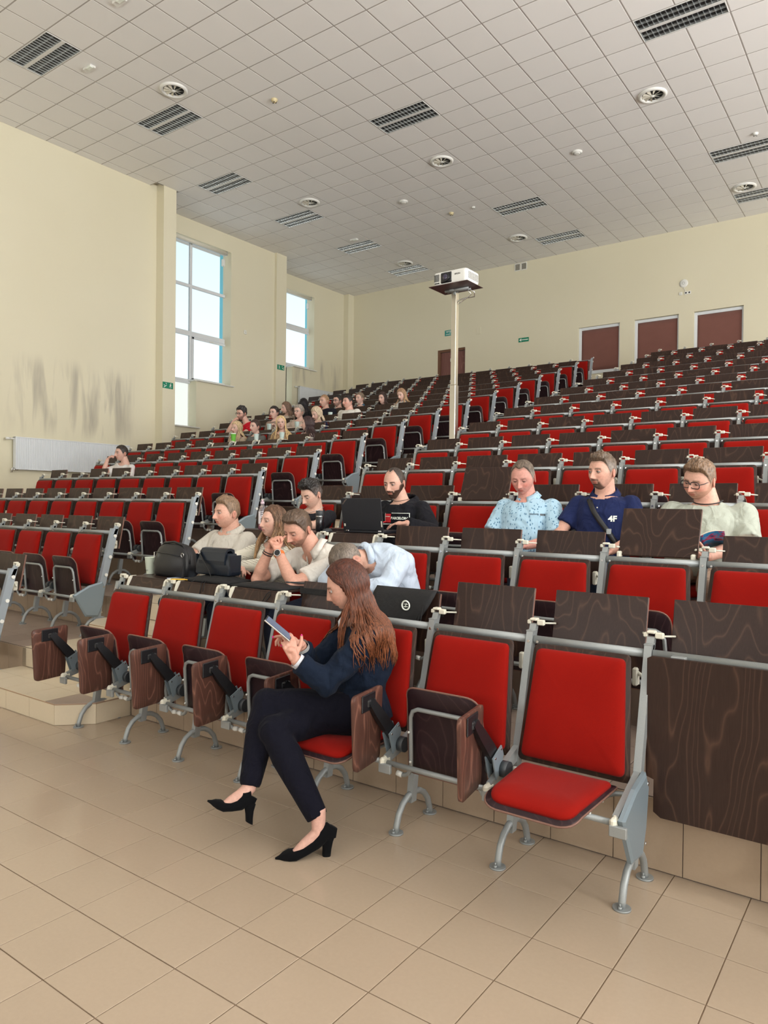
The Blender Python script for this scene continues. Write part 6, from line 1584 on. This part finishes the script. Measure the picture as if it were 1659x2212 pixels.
# black backpack
t = thing('backpack', 'black leather backpack standing on the front row desk', 'backpack', (-4.405, 3.45, DZ))
b = MB(); prof = [(0, .175, .075), (.02, .195, .085), (.09, .205, .085), (.16, .185, .072), (.205, .155, .055), (.235, .11, .035), (.245, .06, .015)]
b.loft([ring_at(Vector((0, .0, z)), Vector((1, 0, 0)), Vector((0, 1, 0)), w_, d_, 28, .6) for z, w_, d_ in prof])
for i, v in enumerate(b.v):
    q = noise.noise(Vector(v)*13); b.v[i] = (v[0]*(1+.05*q), v[1]*(1+.16*q), v[2]+.006*q)
b.obj('body', leather, t)
b = MB(); b.tube([(-.14, -.074, .175), (.0, -.081, .172), (.13, -.076, .155)], .0035, 6); b.obj('zip', M['lamp_pan'], t)
b = MB(); b.cbox(-.150, -.140, -.082, -.074, .13, .175, .002); b.obj('zip_pull', M['screw'], t)
b = MB(); b.tube([(-.18, -.0, .14), (-.165, -.01, .2), (-.10, -.02, .243), (.02, -.03, .254), (.12, -.03, .235), (.18, -.02, .16), (.195, -.03, .10)], .008, 8); b.obj('piping', leather, t)
b = MB(); b.tube([(.17, -.06, .17), (.19, -.075, .10), (.20, -.09, .03), (.205, -.10, -.0)], [(.012, .003)]*4, 8); b.obj('strap', nylon, t)
b = MB(); b.tube([(.165+.014*math.cos(a), -.07, .165+.014*math.sin(a)) for a in [2*PI*i/14 for i in range(14)]], .0025, 6, closed=True); b.obj('ring', M['screw'], t)
# flat drawstring bags
def flatbag(lab, x0, x1, y0, y1, z, th, seed, m=nylon, sag=0):
    t = thing('drawstring_bag', lab, 'bag', ((x0+x1)/2, (y0+y1)/2, z)); w_, d_ = (x1-x0)/2, (y1-y0)/2; N_ = 14; vs = []; fs = []
    for s in (1, 0):
        for j in range(N_+1):
            for i in range(N_+1):
                u, v = -1+2*i/N_, -1+2*j/N_; e = (1-abs(u)**3)*(1-abs(v)**3); nn = noise.noise(Vector((u*2.2+seed, v*2.2, seed)))
                vs.append((u*w_*(1+.03*nn), v*d_*(1+.06*nn), (th*(.35+.65*e)+th*.45*nn*e if s else .0005)))
    L = (N_+1)**2
    for s in (0, 1):
        for j in range(N_):
            for i in range(N_): a = s*L+j*(N_+1)+i; q = (a, a+1, a+N_+2, a+N_+1); fs.append(q if s == 0 else q[::-1])
    for i in range(N_):
        fs.append((i+1, i, L+i, L+i+1)); a = N_*(N_+1)+i; fs.append((a, a+1, L+a+1, L+a)); a = i*(N_+1); fs.append((a, a+N_+1, L+a+N_+1, L+a)); a += N_; fs.append((a+N_+1, a, L+a, L+a+N_+1))
    b = MB(); b.add(vs, fs, 0, True); b.obj('fabric', m, t)
    return t
t = flatbag('black drawstring bag lying flat under the navy handbag', -4.10, -3.66, 3.285, 3.52, DZ+.001, .045, 2)
b = MB(); b.tube([(-.10, -.11, .012), (-.12, -.14, .0), (-.11, -.17, -.05), (-.10, -.165, -.10)], .0028, 6); b.tube([(-.02, -.11, .012), (.0, -.15, .0), (.02, -.18, -.06), (-.01, -.175, -.11)], .0028, 6); b.tube([(.0, -.11, .012), (.04, -.16, .0), (.05, -.18, -.05)], .0028, 6); b.obj('cord', nylon, t)
t = flatbag('black drawstring bag lying flat on the desk before the praying man', -3.62, -3.16, 3.275, 3.50, DZ+.001, .03, 7)
b = MB(); b.tube([(-.20, -.10, .01), (-.24, -.15, .0), (-.16, -.18, -.08), (0, -.185, -.12), (.12, -.18, -.10), (.17, -.15, -.03), (.15, -.11, .01)], .0028, 6); b.tube([(.16, -.10, .012), (.15, -.16, -.02), (.13, -.18, -.07)], .0028, 6); b.obj('cord', nylon, t)
# handbag
t = thing('handbag', 'dark navy leather handbag with a flap standing on a flat black bag', 'handbag', (-3.905, 3.42, DZ+.046))
b = MB(); b.loft([[Vector((x, y, z)) for x, y in rrect(w_*2, w_*2, -d_, d_, .02, 4)] for z, w_, d_ in ((0, .165, .052), (.01, .178, .058), (.10, .172, .050), (.15, .150, .038))]); b.obj('body', navyl, t)
b = MB(); b.loft([[Vector((x, y, z)) for y, z in ((-.060, .075), (-.062, .10), (-.052, .158), (-.03, .182), (.0, .186), (.03, .176), (.035, .15), (.02, .15), (-.0, .170), (-.03, .165), (-.044, .14), (-.054, .075))] for x in (-.13, .13)], smooth=False); b.obj('flap', navyl, t)
b = MB()
for s in (-1, 1): b.loft([[Vector((s*.165+s*a, y, z)) for y, z in ((-.045, .01), (-.055, .14), (.05, .14), (.045, .01))] for a in (.0, .012)], smooth=False)
b.obj('gusset', navyl, t)
b = MB(); b.tube([(-.13, -.03, .165), (-.11, -.066, .14), (-.06, -.078, .09), (0, -.082, .03), (.045, -.10, -.01), (.06, -.12, -.03)], [(.011, .003)]*6, 8); b.obj('strap', leather, t)
b = MB(); b.tube([(-.128+.010*math.cos(a), -.062, .150+.010*math.sin(a)) for a in [2*PI*i/14 for i in range(14)]], .0024, 6, closed=True); b.obj('ring', M['screw'], t)
# papers and small things
b = MB(); b.cbox(-.15, .15, -.10, .10, 0, .004, .001); o = b.obj('magazine', mat('magazine cover', (.50, .60, .78), .25)); o.location = (-4.16, 3.40, DZ); o['label'] = 'pale blue magazine lying beside the navy handbag'; o['category'] = 'magazine'
p = MB(); p.box(-.10, .02, -.06, .02, .0041, .0045); p.obj('cover_picture', mat('magazine picture', (.10, .10, .12), .4), o)
b = MB(); b.cbox(-.07, .07, -.02, .02, 0, .006, .001); o = b.obj('yellow_folder', mat('yellow card', (.80, .48, .05), .5)); o.location = (-4.12, 3.275, DZ+.006); o.rotation_euler = (0, 0, .5); o['label'] = 'yellow card corner sticking out at the left of the flat bag'; o['category'] = 'folder'
t = thing('mobile_phone', 'dark phone in a case lying on the desk at the elbow of the praying man', 'phone', (-3.20, 3.47, DZ+.034), rot=(0, 0, .2))
b = MB(); b.cbox(-.075, .075, -.037, .037, 0, .009, .003); b.obj('case', M['rubber'], t); b = MB(); b.box(-.066, .066, -.031, .031, .009, .0095); b.obj('screen', M['black'], t)
# webbing strap with a buckle across the fourth desk board
t = thing('webbing_strap', 'black webbing strap with a plastic buckle across a raised desk board', 'strap', (X0+P*(3-7), ROWY[0], 0))
b = MB(); b.cbox(P/2-.207, P/2+.231, .083, .089, 1.040, 1.077, .002, 0); b.obj('strap', nylon, t)
b = MB(); b.cbox(P/2+.09, P/2+.19, .070, .084, 1.030, 1.087, .004)
for k in range(6): b.box(P/2+.10+.014*k, P/2+.105+.014*k, .067, .071, 1.036, 1.081)
b.obj('buckle', M['rubber'], t)
# drawstring bag hanging over the fifth desk board
t = thing('drawstring_bag', 'black drawstring bag with a round white emblem hung over a desk board', 'bag', (X0+P*(4-7)+P/2+.012, ROWY[0], 0))
b = MB(); vs = []; N_ = 12; prof = [(.20, .98), (.165, 1.07), (.150, 1.118), (.135, 1.124), (.10, 1.09), (.075, 1.04), (.062, 1.0), (.052, .955), (.04, .90)]
wd_ = [1, 1, 1, 1, 1, .93, .82, .70, .45]
for (y, z), w_ in zip(prof, wd_):
    for i in range(N_+1):
        u = -1+2*i/N_; nn = noise.noise(Vector((u*3, z*9, 4))); vs.append((u*.20*w_-.02*(1-w_)*2, y-.020+.010*nn*(1 if z < 1.1 else .2)-.012*(1-w_), z+(.012*nn if z < 1 else 0)))
fs = [(j*(N_+1)+i, j*(N_+1)+i+1, (j+1)*(N_+1)+i+1, (j+1)*(N_+1)+i) for j in range(len(prof)-1) for i in range(N_)]
b.add(vs, fs, 0, True); fb = b.obj('fabric', nylon, t); sd = fb.modifiers.new('t', 'SOLIDIFY'); sd.thickness = .006
b = MB(); c0 = Vector((.05, .036, 1.045))
pts = [c0+Vector((.024*math.cos(a), 0, .024*math.sin(a))) for a in [2*PI*i/28 for i in range(28)]]; b.tube(pts, .0045, 6, closed=True)
for a0, a1 in ((-.013, .013),):
    for s in (-1, 1): b.tube([c0+Vector((a0, 0, s*.002+.004*s)), c0+Vector((0, 0, .007*s)), c0+Vector((a1, 0, s*.002+.004*s))], .0022, 5)
b.tube([c0+Vector((-.004, 0, -.012)), c0+Vector((.004, 0, .012))], .002, 5); b.obj('emblem', M['sign_white'], t)
b = MB(); b.tube([(.14, .03, 1.0), (.15, .0, .95), (.11, -.01, .91), (.09, -.01, .88), (.06, .0, .90)], .0028, 6); b.tube([(.16, .04, 1.05), (.17, .0, .97), (.12, -.01, .92), (.11, -.01, .87)], .0028, 6); b.obj('cord', nylon, t)
# second row desks: bottle, flask, mouse, laptop
Z2 = FZ[1]+DZ
t = thing('drink_bottle', 'clear sports drink bottle with a magenta drink and black lettering', 'bottle', (-4.445, 4.37, Z2))
bm_ = mat('clear bottle', (.9, .86, .92), .06); q = NT(bm_).b; q.inputs['Transmission Weight'].default_value = .9; q.inputs['IOR'].default_value = 1.2
b = MB(); b.lathe((0, 0, 0), [(.001, 0), (.030, 0), (.033, .006), (.033, .05), (.031, .055), (.033, .06), (.033, .15), (.030, .17), (.018, .198), (.013, .205), (.013, .215)], 28); b.obj('bottle_body', bm_, t)
b = MB(); b.lathe((0, 0, 0), [(.001, .002), (.028, .002), (.0305, .008), (.0305, .06), (.001, .06)], 24); b.obj('drink', mat('magenta drink', (.30, .01, .08), .2), t)
b = MB(); b.lathe((0, 0, 0), [(.0336, .045), (.0336, .150)], 28); b.obj('printed_label', mat('pale label', (.80, .74, .78), .4), t)
b = MB(); b.cyl((0, 0, .21), .0165, 0, .022, 20); b.cyl((0, 0, .232), .010, 0, .018, 16, r2=.008); b.obj('cap', mat('pale cap', (.66, .50, .56), .3), t)
tt = text_mesh('OSHEE', .033, M['black'], t, None, None, 'lettering', bold=.0014)
for v in tt.data.vertices:
    a = v.co.y/.034; zz = .098+v.co.x; a0 = -.85+math.pi*0
    ang = -PI/2+.72+a; v.co = Vector((.0343*math.cos(ang), .0343*math.sin(ang), zz))
t = thing('vacuum_flask', 'black vacuum flask on the desk before the young man', 'flask', (-3.82, 4.385, Z2))
b = MB(); b.lathe((0, 0, 0), [(.001, 0), (.029, 0), (.031, .004), (.031, .118), (.029, .122)], 28); b.obj('flask_body', mat('gloss black', (.008, .008, .01), .18), t)
b = MB(); b.lathe((0, 0, 0), [(.0312, .118), (.0312, .124)], 28); b.obj('ring', M['screw'], t)
b = MB(); b.lathe((0, 0, 0), [(.029, .122), (.031, .126), (.031, .160), (.028, .166), (.001, .167)], 28); b.obj('lid', M['rubber'], t)
b = MB(); b.ell((0, 0, .006), (.030, .050, .024), 18, 10); b.v = [(x, y, max(z, 0)) for x, y, z in b.v]; o = b.obj('mouse', M['rubber']); o.location = (-3.725, 4.37, Z2); o['label'] = 'black computer mouse between the flask and the laptop'; o['category'] = 'mouse'
b = MB(); b.cbox(-.003, .003, -.045, -.02, .024, .029, .001); b.obj('wheel', M['lamp_pan'], o)
t = thing('laptop', 'open black laptop seen from behind before the bearded man in black', 'laptop', (-3.405, 4.425, Z2), rot=(0, 0, math.radians(3)))
lm = mat('matt black laptop', (.010, .011, .016), .55)
b = MB(); b.cbox(-.185, .185, -.01, .235, .002, .022, .004); b.obj('base', lm, t)
b = MB(); b.box(-.165, .165, .04, .14, .022, .0235); b.obj('keyboard', M['rubber'], t)
b = MB(); T = Matrix.Translation((0, -.006, .022)) @ Matrix.Rotation(math.radians(10), 4, 'X'); b.cbox(-.185, .185, -.009, 0, 0, .248, .003, 0, T); b.obj('lid', lm, t)
b = MB(); b.box(-.172, .172, .0002, .001, .018, .236, 0, T); b.obj('screen', mat('laptop screen', (.05, .06, .08), .2), t)
b = MB()
for s in (-1, 1): b.cbox(s*.15-.014, s*.15+.014, -.013, -.002, .012, .034, .002, 0)
b.obj('hinge', M['screw'], t)
tt = text_mesh('ThinkPad', .016, M['screw'], t, None, None, 'logo', bold=.0003)
Rr = T @ Matrix.Translation((-.150, -.0096, .222)) @ Matrix.Rotation(math.radians(-45), 4, 'Y') @ Matrix.Rotation(PI/2, 4, 'X')
for v in tt.data.vertices: v.co = Rr @ v.co
b = MB(); b.cbox(-.172, -.158, -.0098, -.009, .030, .050, .0005, 0, T); b.cbox(.170, .180, -.0098, -.009, .030, .075, .0005, 0, T); b.obj('sticker', M['ivory'], t)
# open book in the lap of the man with black glasses
bx = X0+P*(6-7)+P/2
t = thing('book', 'open paperback with a blue cover held by the man with black glasses', 'book', (bx+.17, ROWY[2]-.60, FZ[2]+.735), rot=(math.radians(-28), math.radians(-6), math.radians(10)))
for s in (-1, 1):
    b = MB(); n2 = 8; vs = []
    for i in range(n2+1):
        u = i/n2; x = s*u*.125; z = .018*math.sin(u*PI)*.8+.022*u
        for y in (-.095, .095): vs.append((x, y, z)); vs.append((x, y, z+.011*(1-u*.6)))
    fs = []
    for i in range(n2): a = 4*i; c_ = a+4; fs += [(a, c_, c_+2, a+2), (a+1, a+3, c_+3, c_+1), (a, a+1, c_+1, c_), (a+2, c_+2, c_+3, a+3)]
    b.add(vs, fs, 0, True); b.obj('pages', mat('book pages', (.72, .66, .52), .8), t)
    b = MB(); vs = []
    for i in range(n2+1):
        u = i/n2; x = s*u*.13; z = .018*math.sin(u*PI)*.8+.022*u-.002
        for y in (-.10, .10): vs.append((x, y, z))
    b.add(vs, [(2*i, 2*i+1, 2*i+3, 2*i+2) for i in range(n2)], 0, True)
    cv = mat('book cover', (.02, .10, .30), .3); qn = NT(cv); qn.base(qn.ramp(qn.noise(22, qn.coords('Object'), 2), [(.42, (.02, .12, .30)), (.55, (.03, .22, .42)), (.62, (.45, .03, .08)), (.7, (.02, .05, .15))]))
    o = b.obj('cover', cv, t); sd = o.modifiers.new('t', 'SOLIDIFY'); sd.thickness = .001
build_seats(OCC)
